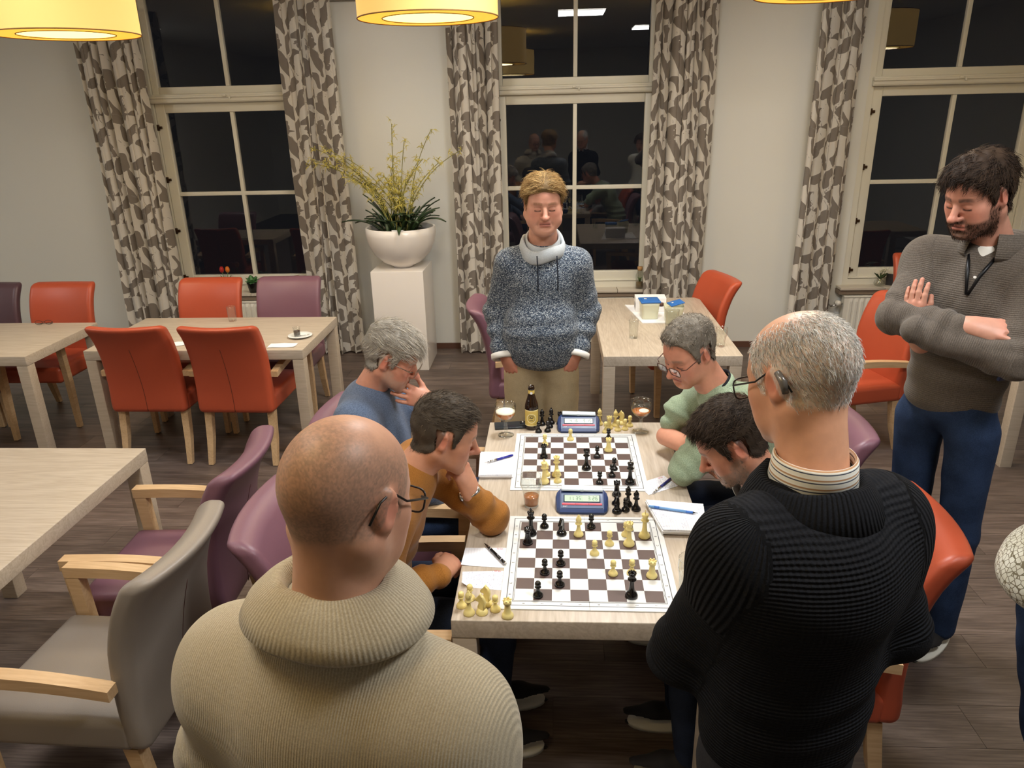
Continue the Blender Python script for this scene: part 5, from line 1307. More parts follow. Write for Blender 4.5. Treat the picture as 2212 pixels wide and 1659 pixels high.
FAR = [('pawn', 'w', -.143, .853, 'behind the black rook on the far board'), ('pawn', 'w', -.032, .909, 'on the far row of the far board, under the clock'), ('rook', 'w', .125, .797, 'at the right of the far board, before a black pawn'), ('king', 'w', -.142, .513, 'beside the beer glass on the far board'), ('pawn', 'w', -.134, .574, 'hidden behind the cream king of the far board'), ('queen', 'w', -.094, .570, 'right of the cream king on the far board'), ('pawn', 'w', -.090, .521, 'in front of the cream queen of the far board'),
  ('pawn', 'b', .133, .914, 'behind the cream rook of the far board'), ('rook', 'b', -.146, .734, 'on the left side of the far board'), ('queen', 'b', .025, .631, 'in the middle of the far board'), ('pawn', 'b', .074, .738, 'right of the queen on the far board'), ('pawn', 'b', .135, .627, 'rear one of the right pair on the far board'), ('pawn', 'b', .122, .569, 'front one of the right pair on the far board'), ('pawn', 'b', .071, .511, 'on the front row of the far board'), ('king', 'b', .187, .512, 'in the front right corner of the far board')]
OFF = [('bishop', 'b', -.158, 1.080, 'captured, beside the brown bottle'), ('bishop', 'b', -.116, 1.095, 'captured, left of the far clock'), ('pawn', 'b', -.122, 1.052, 'captured, rear pawn left of the far clock'), ('pawn', 'b', -.132, 1.006, 'captured, front pawn left of the far clock'), ('pawn', 'b', -.172, .998, 'captured, in front of the brown bottle'), ('rook', 'b', -.075, 1.088, 'captured, half hidden behind the far clock'),
  ('bishop', 'w', .104, 1.085, 'captured, just right of the far clock'), ('rook', 'w', .145, 1.040, 'captured, in the cluster right of the far clock'), ('bishop', 'w', .175, 1.070, 'captured, between rook and knight right of the far clock'), ('knight', 'w', .205, 1.090, 'captured, at the back right of the far clock'), ('pawn', 'w', .126, .996, 'captured, frontmost right of the far clock'), ('pawn', 'w', .182, 1.018, 'captured, in front of the cream knight'), ('pawn', 'w', .215, 1.028, 'captured, second from the right goblet'), ('pawn', 'w', .240, 1.066, 'captured, nearest the right goblet'),
  ('rook', 'b', .129, .423, 'captured, tallest in the group right of the near clock'), ('pawn', 'b', .121, .358, 'captured, between rook and knight by the near clock'), ('knight', 'b', .120, .300, 'captured, front left of the group by the near clock'), ('bishop', 'b', .164, .350, 'captured, rear one right of the near clock'), ('pawn', 'b', .152, .312, 'captured, between the two bishops by the near clock'), ('bishop', 'b', .190, .318, 'captured, nearest the notepad'),
  ('pawn', 'w', -.376, -.247, 'captured, leftmost at the front table corner'), ('pawn', 'w', -.354, -.212, 'captured, rear pawn at the front table corner'), ('bishop', 'w', -.350, -.280, 'captured, at the front table corner'), ('knight', 'w', -.313, -.276, 'captured, front one at the table corner'), ('knight', 'w', -.302, -.236, 'captured, rear one at the table corner'), ('pawn', 'w', -.275, -.262, 'captured, right of the knights at the table corner'), ('rook', 'w', -.238, -.290, 'captured, at the front corner of the near board')]
_cn = {'b': 'black', 'w': 'cream'}; _r = random.Random(2)
for L_, z in ((NEAR, _ZB), (FAR, _ZB), (OFF, _ZT)):
    for k, c, x, y, wh in L_: put_piece(k, c, x, y, z, '%s chess %s %s' % (_cn[c], k, wh), _r.uniform(0, 6.28) if k != 'knight' else (2.6 if c == 'w' else 4.3))
def chess_board(cx, cy, rz, label, order):
    o = empty('chess_board', (cx, cy, .7502), rz, label, 'chessboard', 'folding chessboards'); S = .055; T = .0036; n_ = 4*S; hw = .263
    Mw = simple('board_white', srgb(222, 223, 221), .45); Md = simple('board_brown', srgb(88, 70, 65), .5); Mk = simple('board_line', srgb(40, 40, 44), .5)
    for s in (-1, 1): MB().bevbox((s*hw/2, 0, T/2), (hw-.0006, 2*hw-.004, T), .0008).build('board_half', Mw, o)
    sq = MB().box((0, 0, .00015), (S, S, .0003)).mesh('dark_square', Md); wq = MB().box((0, 0, .0001), (S-.0004, S-.0004, .0002)).mesh('light_square', Mw)
    for i in range(8):
        for j in range(8):
            dark = (i+j) % 2 == order
            q = bpy.data.objects.new('dark_square' if dark else 'light_square', sq if dark else wq); COL.objects.link(q); q.parent = o; q.location = ((i-3.5)*S, (3.5-j)*S, T)
    for a, w_ in ((.2225, .0011), (.2258, .0016), (.2440, .0022)):
        b = MB()
        for s in (-1, 1): b.box((s*a, 0, T+.0002), (w_, 2*a+w_, .0003)); b.box((0, s*a, T+.0002), (2*a-w_, w_, .0003))
        b.build('border_line', Mk, o)
    for i in range(8):
        p = (i-3.5)*S
        for s in (-1, 1):
            text_obj('87654321'[i], .011, Mk, o, (p, s*.2352, T+.0002), (0, 0, PI/2), 'coordinate_mark')
            text_obj('ABCDEFGH'[i], .011, Mk, o, (s*.2352, -p, T+.0002), (0, 0, PI/2), 'coordinate_mark')
    return o
chess_board(0, 0, -.0088, 'white and brown chessboard nearest the camera, cream king at its right edge', 0)
chess_board(-.0081, .715, -.0042, 'white and brown chessboard at the far end of the table, below the standing man', 0)

# ------------------------------------------------------------------ chess clocks
SEG = {'0': 'abcdef', '1': 'bc', '2': 'abged', '3': 'abgcd', '4': 'fgbc', '5': 'afgcd', '6': 'afgedc', '7': 'abc', '8': 'abcdefg', '9': 'abcdfg'}
def clock(cx, cy, rz, l, r_, label, lever):
    o = empty('chess_clock', (cx, cy, .7502), rz, label, 'chess clock', 'digital chess clocks')
    Mb = simple('navy_clock_plastic', srgb(44, 62, 106), .35); Mf = simple('grey_blue_fascia', srgb(96, 112, 142), .4); Ml = NT('clock_lcd').set(color=srgb(176, 206, 170), rough=.3, emit=srgb(170, 215, 160), emits=.12).m if 'clock_lcd' not in MATS else MATS['clock_lcd']; MATS['clock_lcd'] = Ml
    Mr = simple('red_clock_key', srgb(196, 78, 92), .45); Mk = simple('lcd_digit', srgb(30, 38, 30), .5)
    # side profile: low front, slanted face, high back; hull bulges at the sides
    pr = [(-.052, 0), (-.055, .010), (-.045, .018), (.016, .050), (.032, .054), (.048, .048), (.056, .020), (.054, 0)]
    rings = []
    for x, sc in ((-.095, .35), (-.090, .72), (-.078, 1.0), (.078, 1.0), (.090, .72), (.095, .35)): rings.append([(x, y*sc if abs(x) > .08 else y, z*(.45+.55*sc) if abs(x) > .08 else z) for y, z in pr])
    MB().loft(rings, smooth=False).build('housing', Mb, o)
    a = math.atan2(.032, .061); Mx = Matrix.Translation((0, -.0145, .0345)) @ Matrix.Rotation(a, 4, 'X')
    f = MB().bevbox((0, 0, 0), (.150, .064, .003), .001, M=Mx).build('fascia', Mf, o)
    MB().bevbox((0, .008, .0018), (.132, .032, .0022), .0008, M=Mx).build('display_bezel', simple('dark_bezel', srgb(30, 40, 66), .4), f)
    lcd = MB().box((0, .008, .0032), (.124, .026, .0008), M=Mx).build('display', Ml, f)
    for s, x in enumerate((-.048, 0, .048)): MB().bevbox((x, -.0155, .0022), (.0475, .0085, .003), .0008, M=Mx).build('key', Mr, f)
    d = MB()
    def digit(ch, x, w_, h_):
        if ch == '.': d.box((x, .008-h_/2+.0009, .0038), (.0016, .0016, .0003), M=Mx); return
        t = .0014; z = .0038
        g = {'a': (0, h_/2, w_, t), 'd': (0, -h_/2, w_, t), 'g': (0, 0, w_, t), 'b': (w_/2, h_/4, t, h_/2), 'c': (w_/2, -h_/4, t, h_/2), 'f': (-w_/2, h_/4, t, h_/2), 'e': (-w_/2, -h_/4, t, h_/2)}
        for q in SEG[ch]: x_, y_, a_, b_ = g[q]; d.box((x+x_, .008+y_, z), (a_*.86 if a_ > t else a_, b_*.86 if b_ > t else b_, .0003), M=Mx)
    for txt, x0 in ((l, -.008), (r_, .052)):
        x = x0
        for ch in txt[::-1]:
            digit(ch, x, .0062, .0135); x -= .0055 if ch == '.' else .0105
    d.box((.0, .008, .0038), (.0005, .022, .0003), M=Mx)
    d.build('digits', Mk, lcd)
    text_obj('DGT', .0075, M_WHITE, f, Mx @ Vector((-.060, -.025, .0017)), (a, 0, 0))
    lv = MB().bevbox((0, .032, .0575+.002), (.150, .034, .009), .003, M=Matrix.Rotation(lever, 4, 'Y')).bevbox((0, .032, .0595), (.014, .035, .011), .003)
    lv.build('lever', simple('pale_clock_lever', srgb(206, 218, 226), .35), o)
    return o
clock(-.004, .334, -.015, '11.35', '3.26', 'navy digital chess clock between the two boards showing 11.35 and 3.26', .018)
clock(.007, 1.040, -.01, '4.16', '9.15', 'navy digital chess clock at the far end showing 4.16 and 9.15', .03)

# ------------------------------------------------------------------ drinks
M_BEER = m_thin_glass('amber_beer', 1.33, srgb(226, 160, 70)); M_WATERL = m_thin_glass('water', 1.33, (.96, .98, .99, 1))
M_BEERO = NT('cloudy_beer').set(color=srgb(212, 116, 22), rough=.12, emit=srgb(200, 130, 50), emits=0.0).m; M_FOAM = simple('beer_foam', srgb(244, 236, 216), .8)
M_CIDER = simple('amber_drink', srgb(176, 100, 34), .1)
def goblet(x, y, fill, label, foam):
    o = empty('beer_goblet', (x, y, .7502), 0, label, 'glass', 'stemmed beer glasses')
    out = [(0, .0), (.036, .001), (.036, .003), (.012, .007), (.0075, .012), (.0085, .028), (.0095, .045), (.0075, .062), (.012, .070), (.030, .082), (.043, .100), (.0475, .122), (.0455, .150)]
    inn = [(.0443, .150), (.0462, .122), (.0415, .101), (.028, .0845), (0, .074)]
    MB().lathe(out+inn, 40, cap=False).build('bowl_and_stem', M_GLASS, o)
    def rad(z): return np.interp(z, [.074, .0845, .101, .122, .150], [.002, .0275, .041, .0457, .0438])
    zs = np.linspace(.0755, fill, 10); MB().lathe([(rad(z)-.0004, z) for z in zs], 32).build('beer', M_BEERO, o)
    if foam == 1: MB().lathe([(rad(fill)-.0006, fill+.0003), (rad(fill)-.0006, fill+.004), (.03, fill+.0075), (0, fill+.008)], 32, cap=False).build('foam', M_FOAM, o)
    else: MB().lathe([(.022, fill+.0003), (.021, fill+.002), (0, fill+.003)], 20, cap=False, c=(.012, 0, 0)).build('foam', M_FOAM, o)
goblet(-.317, .966, .112, 'stemmed beer glass with thick foam at the far left table corner', 1)
goblet(.281, 1.007, .100, 'stemmed beer glass nearly empty at the far right table corner', 0)
def bottle():
    o = empty('beer_bottle', (-.204, 1.045, .7502), 0, 'brown beer bottle with a yellow label beside the captured pieces', 'bottle')
    Mb = NT('brown_bottle_glass').set(color=srgb(34, 18, 8), rough=.06, spec=.6).m
    MB().lathe([(0, .001), (.028, 0), (.0305, .004), (.0305, .108), (.028, .122), (.019, .150), (.0145, .168), (.0135, .188), (.0150, .190), (.0150, .197), (.0135, .199), (.0130, .205), (.0105, .206), (.0105, .19), (0, .18)], 32, cap=False).build('glass_body', Mb, o)
    Ml = simple('yellow_bottle_label', srgb(214, 186, 96), .55); M2 = simple('cream_label_print', srgb(238, 226, 170), .55); M3 = simple('dark_label_print', srgb(70, 66, 50), .6)
    def band(r, z0, z1, a0, a1, mat, name, parent):
        rr = [[(r*math.cos(a), r*math.sin(a), z) for a in np.linspace(a0, a1, 24)] for z in (z0, z1)]
        return MB().loft(rr, cap=False, closed=False).build(name, mat, parent)
    f = -PI/2
    lb = band(.0309, .022, .096, f-1.25, f+1.25, Ml, 'label', o); band(.0310, .093, .097, f-1.25, f+1.25, M2, 'label_border', lb); band(.0310, .021, .025, f-1.25, f+1.25, M2, 'label_border', lb)
    nl = MB().lathe([(.0146, .160+.003), (.0143, .175), (.0141, .187)], 24, cap=False).build('neck_label', Ml, o)
    def disc(rad_, cz, R_, mat, ring=None):
        pts = []; b = MB()
        n = 28
        def pt(q, a, k): u = q*math.cos(a); return ((R_+k)*math.sin(u/R_), -(R_+k)*math.cos(u/R_), cz+q*math.sin(a))
        if ring: b.loft([[pt(ring, 2*PI*i/n, .0003) for i in range(n)], [pt(rad_, 2*PI*i/n, .0003) for i in range(n)]], cap=False)
        else: b.loft([[pt(q*rad_, 2*PI*i/n, .0003) for i in range(n)] for q in (.01, .5, 1)], cap=False)
        return b
    disc(.0225, .058, .0309, M2, .019).build('label_ring', M2, lb); disc(.0155, .058, .0310, M2, .0148).build('label_ring', M3, lb)
    b = MB()
    for i in range(5): b.box((.0309*math.sin(-.25+i*.12), -.0312*math.cos(-.25+i*.12), .061+.002*math.sin(i*2)), (.004, .0006, .004+.002*(i % 2)))
    for i in range(4): b.box((.0309*math.sin(-.2+i*.12), -.0312*math.cos(-.2+i*.12), .050), (.003, .0006, .003))
    b.build('label_emblem', M3, lb)
    text_obj('Tripel', .009, M3, lb, (0, -.0314, .0715), (PI/2, 0, 0))
    disc(.006, .174, .0145, M_PAPER).build('neck_emblem', M_PAPER, nl)
bottle()
def tumbler(x, y, z, r0, r1, h, label, name='water_glass', liquid=None, lq=M_WATERL, bulge=0, group='drinking glasses'):
    o = empty(name, (x, y, z), 0, label, 'glass', group); n = 12; out = []; inn = []
    for i in range(n+1):
        t = i/n; r = r0+(r1-r0)*t+bulge*math.exp(-((t-.72)/.16)**2); out.append((r, h*t)); inn.append((r-.0018, max(h*t, .008)))
    MB().lathe([(0, 0)]+out+inn[::-1]+[(0, .008)], 36, cap=False).build('glass_wall', M_GLASS, o)
    if liquid: MB().lathe([(np.interp(z_, [p[1] for p in inn[1:]], [p[0] for p in inn[1:]])-.0004, z_) for z_ in np.linspace(.0085, liquid, 6)], 30).build('drink', lq, o)
tumbler(-.187, .344, .7502, .026, .037, .125, 'pint glass with a little amber beer left, between the boards', 'beer_glass', .042, M_CIDER, .006)
tumbler(.300, -.150, .7502, .031, .037, .110, 'empty clear tumbler at the right edge of the near board', bulge=.003)
tumbler(.394, 2.436, .7502, .026, .031, .115, 'tall clear glass on the tub table'); tumbler(.893, 2.254, .7502, .024, .033, .118, 'clear beer glass at the near right corner of the tub table', 'beer_glass', bulge=.006)
tumbler(-2.362, 2.905, .7502, .027, .031, .105, 'clear tumbler at the back of the coffee-glass table')
tumbler(.660, 2.640, .7502, .040, .046, .125, 'wide clear glass in front of the open tub', bulge=.002)

# ------------------------------------------------------------------ papers and pens
def m_sheet(name, kind, ax=0):
    """printed form: ruled columns plus blue handwriting strokes"""
    nt = NT(name); c = nt.n('ShaderNodeTexCoord'); s = nt.n('ShaderNodeSeparateXYZ', {0: (c, 'Object')})
    U, V_ = ((s, 'X'), (s, 'Y')) if ax == 0 else ((s, 'Y'), (s, 'X'))
    l1 = nt.math('LESS_THAN', nt.math('FRACT', nt.math('MULTIPLY', U, 110.)), .10); l2 = nt.math('LESS_THAN', nt.math('FRACT', nt.math('MULTIPLY', V_, 42.)), .045)
    ln = nt.math('MAXIMUM', l1, l2)
    col = nt.mix(nt.math('MULTIPLY', ln, .32), srgb(236, 236, 240), srgb(150, 154, 166))
    if kind:
        n = nt.n('ShaderNodeTexNoise', {'Vector': nt.coords('Object', (1, 1.0, 1)), 'Scale': 210., 'Detail': 1.5, 'Distortion': 1.2}); k = nt.math('LESS_THAN', nt.math('ABSOLUTE', nt.math('SUBTRACT', n, .5)), .018)
        n3 = nt.n('ShaderNodeTexNoise', {'Vector': nt.coords('Object'), 'Scale': 46.}); k = nt.math('MULTIPLY', k, nt.math('GREATER_THAN', n3, .44 if kind == 2 else .56))
        col = nt.mix(nt.math('MULTIPLY', k, .75), col, srgb(76, 82, 160))
    mixout(nt, col); nt.set(rough=.7, spec=.2); return nt.m
M_SH0 = m_sheet('score_sheet_print', 0); M_SH1 = m_sheet('score_sheet_written', 2); M_SH2 = m_sheet('score_pad_written', 1)
M_RED = simple('red_checker_print', srgb(196, 52, 60), .6); M_GREYP = simple('grey_print', srgb(120, 120, 128), .6)
def sheet(pts, z, th, mat, label, name='score_sheet', curl=None, sheets=1, marks=True):
    P0 = np.array(pts, float); c = P0.mean(0); o = empty(name, (c[0], c[1], z), 0, label, 'paper', 'score sheets')
    for k in range(sheets):
        q = P0-c; jit = np.array([math.sin(k*2.1)*.003, math.cos(k*1.7)*.003])*(k < sheets-1)
        nx, ny = 9, 7; vs = []; t_ = th/sheets
        for i in range(nx):
            for j in range(ny):
                u, v = i/(nx-1), j/(ny-1); p = q[0]*(1-u)*(1-v)+q[1]*u*(1-v)+q[2]*u*v+q[3]*(1-u)*v+jit
                dz = curl(u, v) if curl and k == sheets-1 else 0; vs.append((p[0], p[1], t_*k+dz))
        b = MB(); n = len(vs); top = [(x, y, w_+t_*.92) for x, y, w_ in vs]
        f = [(i*ny+j, (i+1)*ny+j, (i+1)*ny+j+1, i*ny+j+1) for i in range(nx-1) for j in range(ny-1)]
        bd = [j for j in range(ny)]+[i*ny+ny-1 for i in range(1, nx)]+[(nx-1)*ny+j for j in range(ny-2, -1, -1)]+[i*ny for i in range(nx-2, 0, -1)]
        b.add(vs+top, [tuple(x+n for x in g) for g in f]+[g[::-1] for g in f]+[(bd[i], bd[(i+1) % len(bd)], bd[(i+1) % len(bd)]+n, bd[i]+n) for i in range(len(bd))])
        pg = b.build('page', mat if k == sheets-1 else M_PAPER, o)
    if marks:
        e1 = unit(P0[1]-P0[0]); e2 = unit(P0[3]-P0[0]); b = MB(); q = P0-c
        for i in range(8):
            for j in range(3):
                if (i+j) % 2 == 0 and not (i in (3, 4) and j == 1):
                    p = q[2]-e1*(.030-i*.0026)-e2*(.004+j*.0026); b.box((p[0], p[1], th+.0004), (.0022, .0022, .0002))
        b.build('checker_mark', M_RED, pg)
        b = MB()
        for k in range(2): p = q[2]-e1*.034-e2*(.03+.02*k); b.box((p[0], p[1], th+.0003), (.0008, .016, .0002))
        b.build('printed_rule', M_GREYP, pg)
    return o
sheet([(-.402, -.040), (-.262, -.052), (-.262, .060), (-.399, .058)], .7502, .0012, M_SH0, 'stack of two blank score sheets under the black pen', sheets=2, curl=lambda u, v: .006*max(0, .25-u)*4*max(0, .5-v))
sheet([(-.386, -.152), (-.262, -.168), (-.262, -.066), (-.393, -.074)], .7502, .0006, M_SH1, 'handwritten score sheet with a lifted corner, behind the captured cream pieces', curl=lambda u, v: .018*max(0, .3-u)**2*11*max(0, .45-v)*2)
sheet([(.248, .425), (.368, .497), (.326, .580), (.215, .512)], .7502, .0014, M_SH1, 'small handwritten score pad under the dark blue pen', sheets=2)
sheet([(-.398, .548), (-.268, .552), (-.268, .756), (-.410, .757)], .7502, .019, M_SH2, 'thick score pad left of the far board under the blue pen', 'score_pad', sheets=4, marks=False)
sheet([(.262, .146), (.405, .140), (.428, .322), (.228, .350)], .7545, .020, M_SH2, 'thick notepad right of the near board under the light blue pen', 'score_pad', sheets=4, marks=False)
def pen(a, b_, r, mats, label, prof):
    """mats: list; prof: [(t, radius factor, material index)] stations along the pen"""
    a = Vector(a); b_ = Vector(b_); d = (b_-a); L_ = d.length; o = empty('ballpoint_pen', a, 0, label, 'pen', 'pens'); q = d.to_track_quat('Z', 'Y').to_matrix().to_4x4()
    segs = {}
    for (t0, r0, m0), (t1, r1, _) in zip(prof[:-1], prof[1:]): segs.setdefault(m0, []).append((t0, r0, t1, r1))
    nm = ['barrel', 'grip', 'tip', 'cap']
    for m0, L2 in segs.items():
        bb = MB()
        for t0, r0, t1, r1 in L2: bb.lathe([(0, t0*L_), (r0*r, t0*L_), (r1*r, t1*L_), (0, t1*L_)], 14, M=q, cap=False)
        bb.build(nm[m0], mats[m0], o)
    return o
Mpb = simple('pen_blue', srgb(36, 42, 150), .3); Mpd = simple('pen_navy', srgb(26, 32, 112), .3); Mpl = simple('pen_light_blue', srgb(120, 170, 226), .3); Mpm = simple('pen_mid_blue', srgb(62, 120, 206), .3)
pen((-.383, .640, .7752), (-.273, .713, .7752), .0046, [Mpb, M_METAL, M_METAL], 'blue pen with a metal point on the thick score pad', [(0, .2, 2), (.12, .55, 2), (.2, .9, 1), (.42, 1, 0), (.95, 1, 0), (1, .8, 0)])
pen((.262, .428, .7568), (.348, .548, .7568), .0048, [Mpd, M_METAL, M_METAL], 'dark blue click pen on the small score pad', [(0, .2, 2), (.1, .6, 2), (.18, .9, 1), (.42, 1, 0), (.97, 1.1, 0), (1, .8, 0)])
pen((.395, .245, .7802), (.231, .292, .7802), .0046, [Mpl, Mpm, M_BLACK, Mpl], 'light blue transparent pen on the thick notepad', [(0, .15, 2), (.06, .4, 2), (.1, .9, 1), (.24, 1, 0), (.78, 1, 1), (.88, 1.05, 3), (1, 1.0, 3)])
pen((-.337, .081, .7565), (-.258, -.041, .7585), .0050, [M_BLACK, M_METAL, M_BRONZE], 'black click pen on the blank score sheets', [(0, .2, 2), (.12, .7, 2), (.24, 1, 0), (.28, 1.04, 1), (.31, 1, 0), (.78, 1, 1), (.82, 1.05, 0), (.95, 1, 1), (1, .6, 1)])
ph = empty('smartphone', (-.30, 1.064, .7502), .12, 'black smartphone lying face down behind the foamy beer glass', 'phone')
MB().bevbox((0, 0, .0045), (.150, .072, .009), .004, n=3).build('case', simple('phone_case', srgb(36, 42, 48), .18), ph); cm = MB().bevbox((.055, .018, .0098), (.026, .026, .002), .001).build('camera_bump', M_BLACK, ph)
for i in (-1, 1): MB().lathe([(0, 0), (.004, 0), (.004, .0012), (0, .0014)], 14, c=(.055, .018+i*.006, .0108)).build('lens', M_METAL, cm)

# ------------------------------------------------------------------ things on the other tables
def tub(x, y, z, label, rz, opened=False):
    o = empty('storage_tub', (x, y, z), rz, label, 'tub', 'plastic tubs')
    Mt = simple('milky_tub_plastic', srgb(226, 226, 200), .35); Mb = simple('blue_tub_lid', srgb(44, 108, 184), .35)
    rr = []
    for t, s in ((0, .050), (.02, .053), (.80, .060), (.82, .062), (1.0, .063)):
        rr.append([(s*(np.sign(math.cos(a))*abs(math.cos(a))**.25), s*(np.sign(math.sin(a))*abs(math.sin(a))**.25), t*.115) for a in np.linspace(0, 2*PI, 33)[:-1]])
    MB().loft(rr, cap=not opened).build('tub', Mt, o)
    l = MB().bevbox((0, 0, .006), (.134, .134, .012), .004); l.bevbox((0, 0, .013), (.11, .11, .004), .002)
    lo = l.build('lid', Mb, o); lo.location = (0, 0, .112) if not opened else (.012, .0, .125)
    if opened: lo.rotation_euler = (.0, -.22, .25); lo.scale = (.7, .7, .7)
    MB().bevbox((-.028, .004, .0165), (.018, .016, .003), .001).build('lid_tab', M_WHITE, lo)
tub(.545, 2.895, .757, 'square milky tub with a blue lid on the table by the middle window', .06); tub(.690, 2.775, .757, 'smaller milky tub with a loose blue lid beside the wide glass', -.05, True)
cb = MB(); q = [(.415, 3.245), (.487, 2.762), (.80, 2.772), (.80, 3.20)]; cb.prism(q, .7503, .7555); tag(cb.build('cardboard_sheet', M_PAPER), 'white cardboard sheet under the tubs', 'cardboard')
bx = empty('cardboard_box', (.575, 3.09, .7557), -.03, 'white carton with a brown picture behind the lidded tub', 'box'); MB().bevbox((0, 0, .05), (.21, .12, .10), .002).build('carton', M_PAPER, bx)
MB().lathe([(0, 0), (.022, 0), (0, .0006)], 20, M=Matrix.Translation((.072, -.0602, .055)) @ Matrix.Rotation(PI/2, 4, 'X') @ Matrix.Diagonal((1.2, .7, 1, 1))).build('printed_picture', simple('brown_print', srgb(84, 54, 44), .6), bx)
MB().bbox((-.1055, -.05, .02), (-.1052, .03, .06)).build('printed_panel', M_GREYP, bx)
sa = empty('saucer', (-1.748, 2.505, .7502), 0, 'white oval saucer with a spoon at the right end of its table', 'saucer')
MB().lathe([(0, .004), (.045, .003), (.05, .004), (.078, .013), (.077, .0145), (.05, .006), (0, .006)], 36, cap=False).build('dish', simple('white_porcelain', srgb(236, 238, 236), .2), sa)
MB().tube([(.0, -.01, .009), (.03, .005, .010), (.058, .016, .014)], [.0035, .002, .002], 8).lathe([(0, -.002), (.010, 0), (0, .002)], 12, c=(-.006, -.013, .010)).build('spoon', M_METAL, sa)
tumbler(-1.765, 2.500, .7567, .021, .024, .060, 'small glass of dark coffee standing on the saucer', 'coffee_glass', .036, simple('coffee', srgb(48, 24, 14), .15))
def napkin(x, y, w_, d_, rz, label):
    b = MB(); n = 6; vs = [((i/n-.5)*w_, (j/n-.5)*d_, .001+.004*max(0, math.sin(i*1.3+j*.7))*(.3+.7*(i/n))) for i in range(n+1) for j in range(n+1)]
    f = [(i*(n+1)+j, (i+1)*(n+1)+j, (i+1)*(n+1)+j+1, i*(n+1)+j+1) for i in range(n) for j in range(n)]
    k = len(vs); b.add(vs+[(x_, y_, z_+.0012) for x_, y_, z_ in vs], [g[::-1] for g in f]+[tuple(q_+k for q_ in g) for g in f], 0, True)
    tag(b.build('paper_napkin', M_PAPER, None, (x, y, .7502), rz), label, 'napkin', 'paper napkins')
napkin(-1.80, 2.318, .17, .085, .06, 'folded white napkin in front of the saucer'); napkin(-2.50, 2.36, .10, .09, .3, 'white napkin half hidden between the two orange chair backs')
eg = empty('folded_eyeglasses', (-3.70, 2.84, .7502), .2, 'folded eyeglasses lying on the left table', 'eyeglasses'); b = MB()
for s in (-1, 1):
    b.tube([(s*.032+.024*math.cos(a), -.004*math.sin(a), .018+.016*math.sin(a)) for a in np.linspace(0, 2*PI, 21)], .0014, 6, cap=False)
b.tube([(-.009, 0, .022), (.009, 0, .022)], .0014, 6); b.build('rims', M_FR_BLACK, eg)
for s in (-1, 1): MB().tube([(s*.058, 0, .02), (s*.055, .012, .012), (-s*.05, .018, .004)], .0016, 6).build('temple_arm', M_FR_BLACK, eg)

# ------------------------------------------------------------------ things on the window sills
ZS = Z_SILL+.0005
M_OLIVE = m_thin_glass('olive_glass', 1.5, srgb(168, 160, 60)); M_CORK = simple('cork', srgb(186, 142, 92), .9); M_STEMG = simple('green_stem', srgb(92, 124, 58), .5)
for x, s, lb in ((-3.43, 1.0, 'small olive glass bottle nearest the hinges on the tulip window sill'), (-3.345, 1.05, 'small round olive glass vase beside the bottle on the sill')):
    o = empty('small_vase', (x, 4.555, ZS), 0, lb, 'vase', 'small sill vases')
    MB().lathe([(0, 0), (.026*s, .002), (.033*s, .022), (.030*s, .046), (.012*s, .060), (.010*s, .074), (.017*s, .080), (.008*s, .076), (.009*s, .06), (.027*s, .042), (.029*s, .022), (0, .006)], 28, cap=False).build('glass_body', M_OLIVE, o)
tv = empty('tulip_vase', (-3.115, 4.555, ZS), 0, 'glass jar with one red and one orange tulip on the sill', 'vase')
MB().lathe([(0, 0), (.034, .002), (.038, .02), (.036, .062), (.026, .076), (.026, .086), (.023, .086), (.023, .076), (.033, .06), (.035, .02), (0, .006)], 28, cap=False).build('jar', M_GLASS, tv)
MB().lathe([(.0265, .074), (.0285, .078), (.0285, .086), (.0265, .09)], 24, cap=False).build('neck_ring', M_CORK, tv)
for sx, mt, nm in ((-1, simple('red_tulip', srgb(176, 34, 30), .5), 'red'), (1, simple('orange_tulip', srgb(222, 120, 34), .5), 'orange')):
    st = MB().tube([(0, 0, .01), (sx*.012, 0, .10), (sx*.026, 0, .185)], .0032, 8).build('tulip_stem', M_STEMG, tv)
    fl = MB().lathe([(0, -.004), (.012, .0), (.020, .018), (.019, .036), (.011, .052), (.006, .050), (.012, .034), (0, .01)], 18, c=(sx*.027, 0, .185), cap=False).build('tulip_head', mt, st)
    L_ = []
    for k in range(8):
        t = k/7; p = Vector((sx*(.005+.055*t-.01*t*t), .006, .075+.085*t)); wv = .011*math.sin(PI*min(1, t*.93+.07))+.0008; L_.append([p+Vector((-wv*.5, -wv*.6, 0)), p+Vector((0, .002, 0)), p+Vector((wv*.5, wv*.6, 0)), p+Vector((0, -.002, 0))])
    MB().loft(L_).build('tulip_leaf', M_STEMG, st)
pp = empty('potted_plant', (-2.862, 4.535, ZS), 0, 'green leafy plant in a black pot between the orange and purple chair backs', 'plant')
MB().lathe([(0, 0), (.036, 0), (.052, .088), (.054, .095), (.049, .095), (.046, .08), (0, .078)], 28, cap=False).build('pot', M_BLACK, pp)
nt = NT('succulent_leaf'); n_ = nt.n('ShaderNodeTexNoise', {'Vector': nt.coords('Object'), 'Scale': 30.}); nt.set(color=nt.ramp(n_, [(.3, srgb(40, 92, 48)), (.7, srgb(98, 148, 86))]), rough=.35); M_SUC = nt.m
for i in range(15):
    a = i*2.4; el = .25+.75*(i/15); L_ = []
    for k in range(7):
        t = k/6; rr_ = .012+.062*t*(1-.35*el); zz_ = .08+.075*el*t**.7-.018*t*t*(1-el); wv = .026*math.sin(PI*min(.97, t*.8+.12)); dx, dy = math.cos(a), math.sin(a)
        p = Vector((dx*rr_, dy*rr_, zz_)); sd = Vector((-dy, dx, 0)); L_.append([p-sd*wv, p-Vector((0, 0, .006)), p+sd*wv, p+Vector((0, 0, .003))])
    MB().loft(L_).build('leaf', M_SUC, pp)
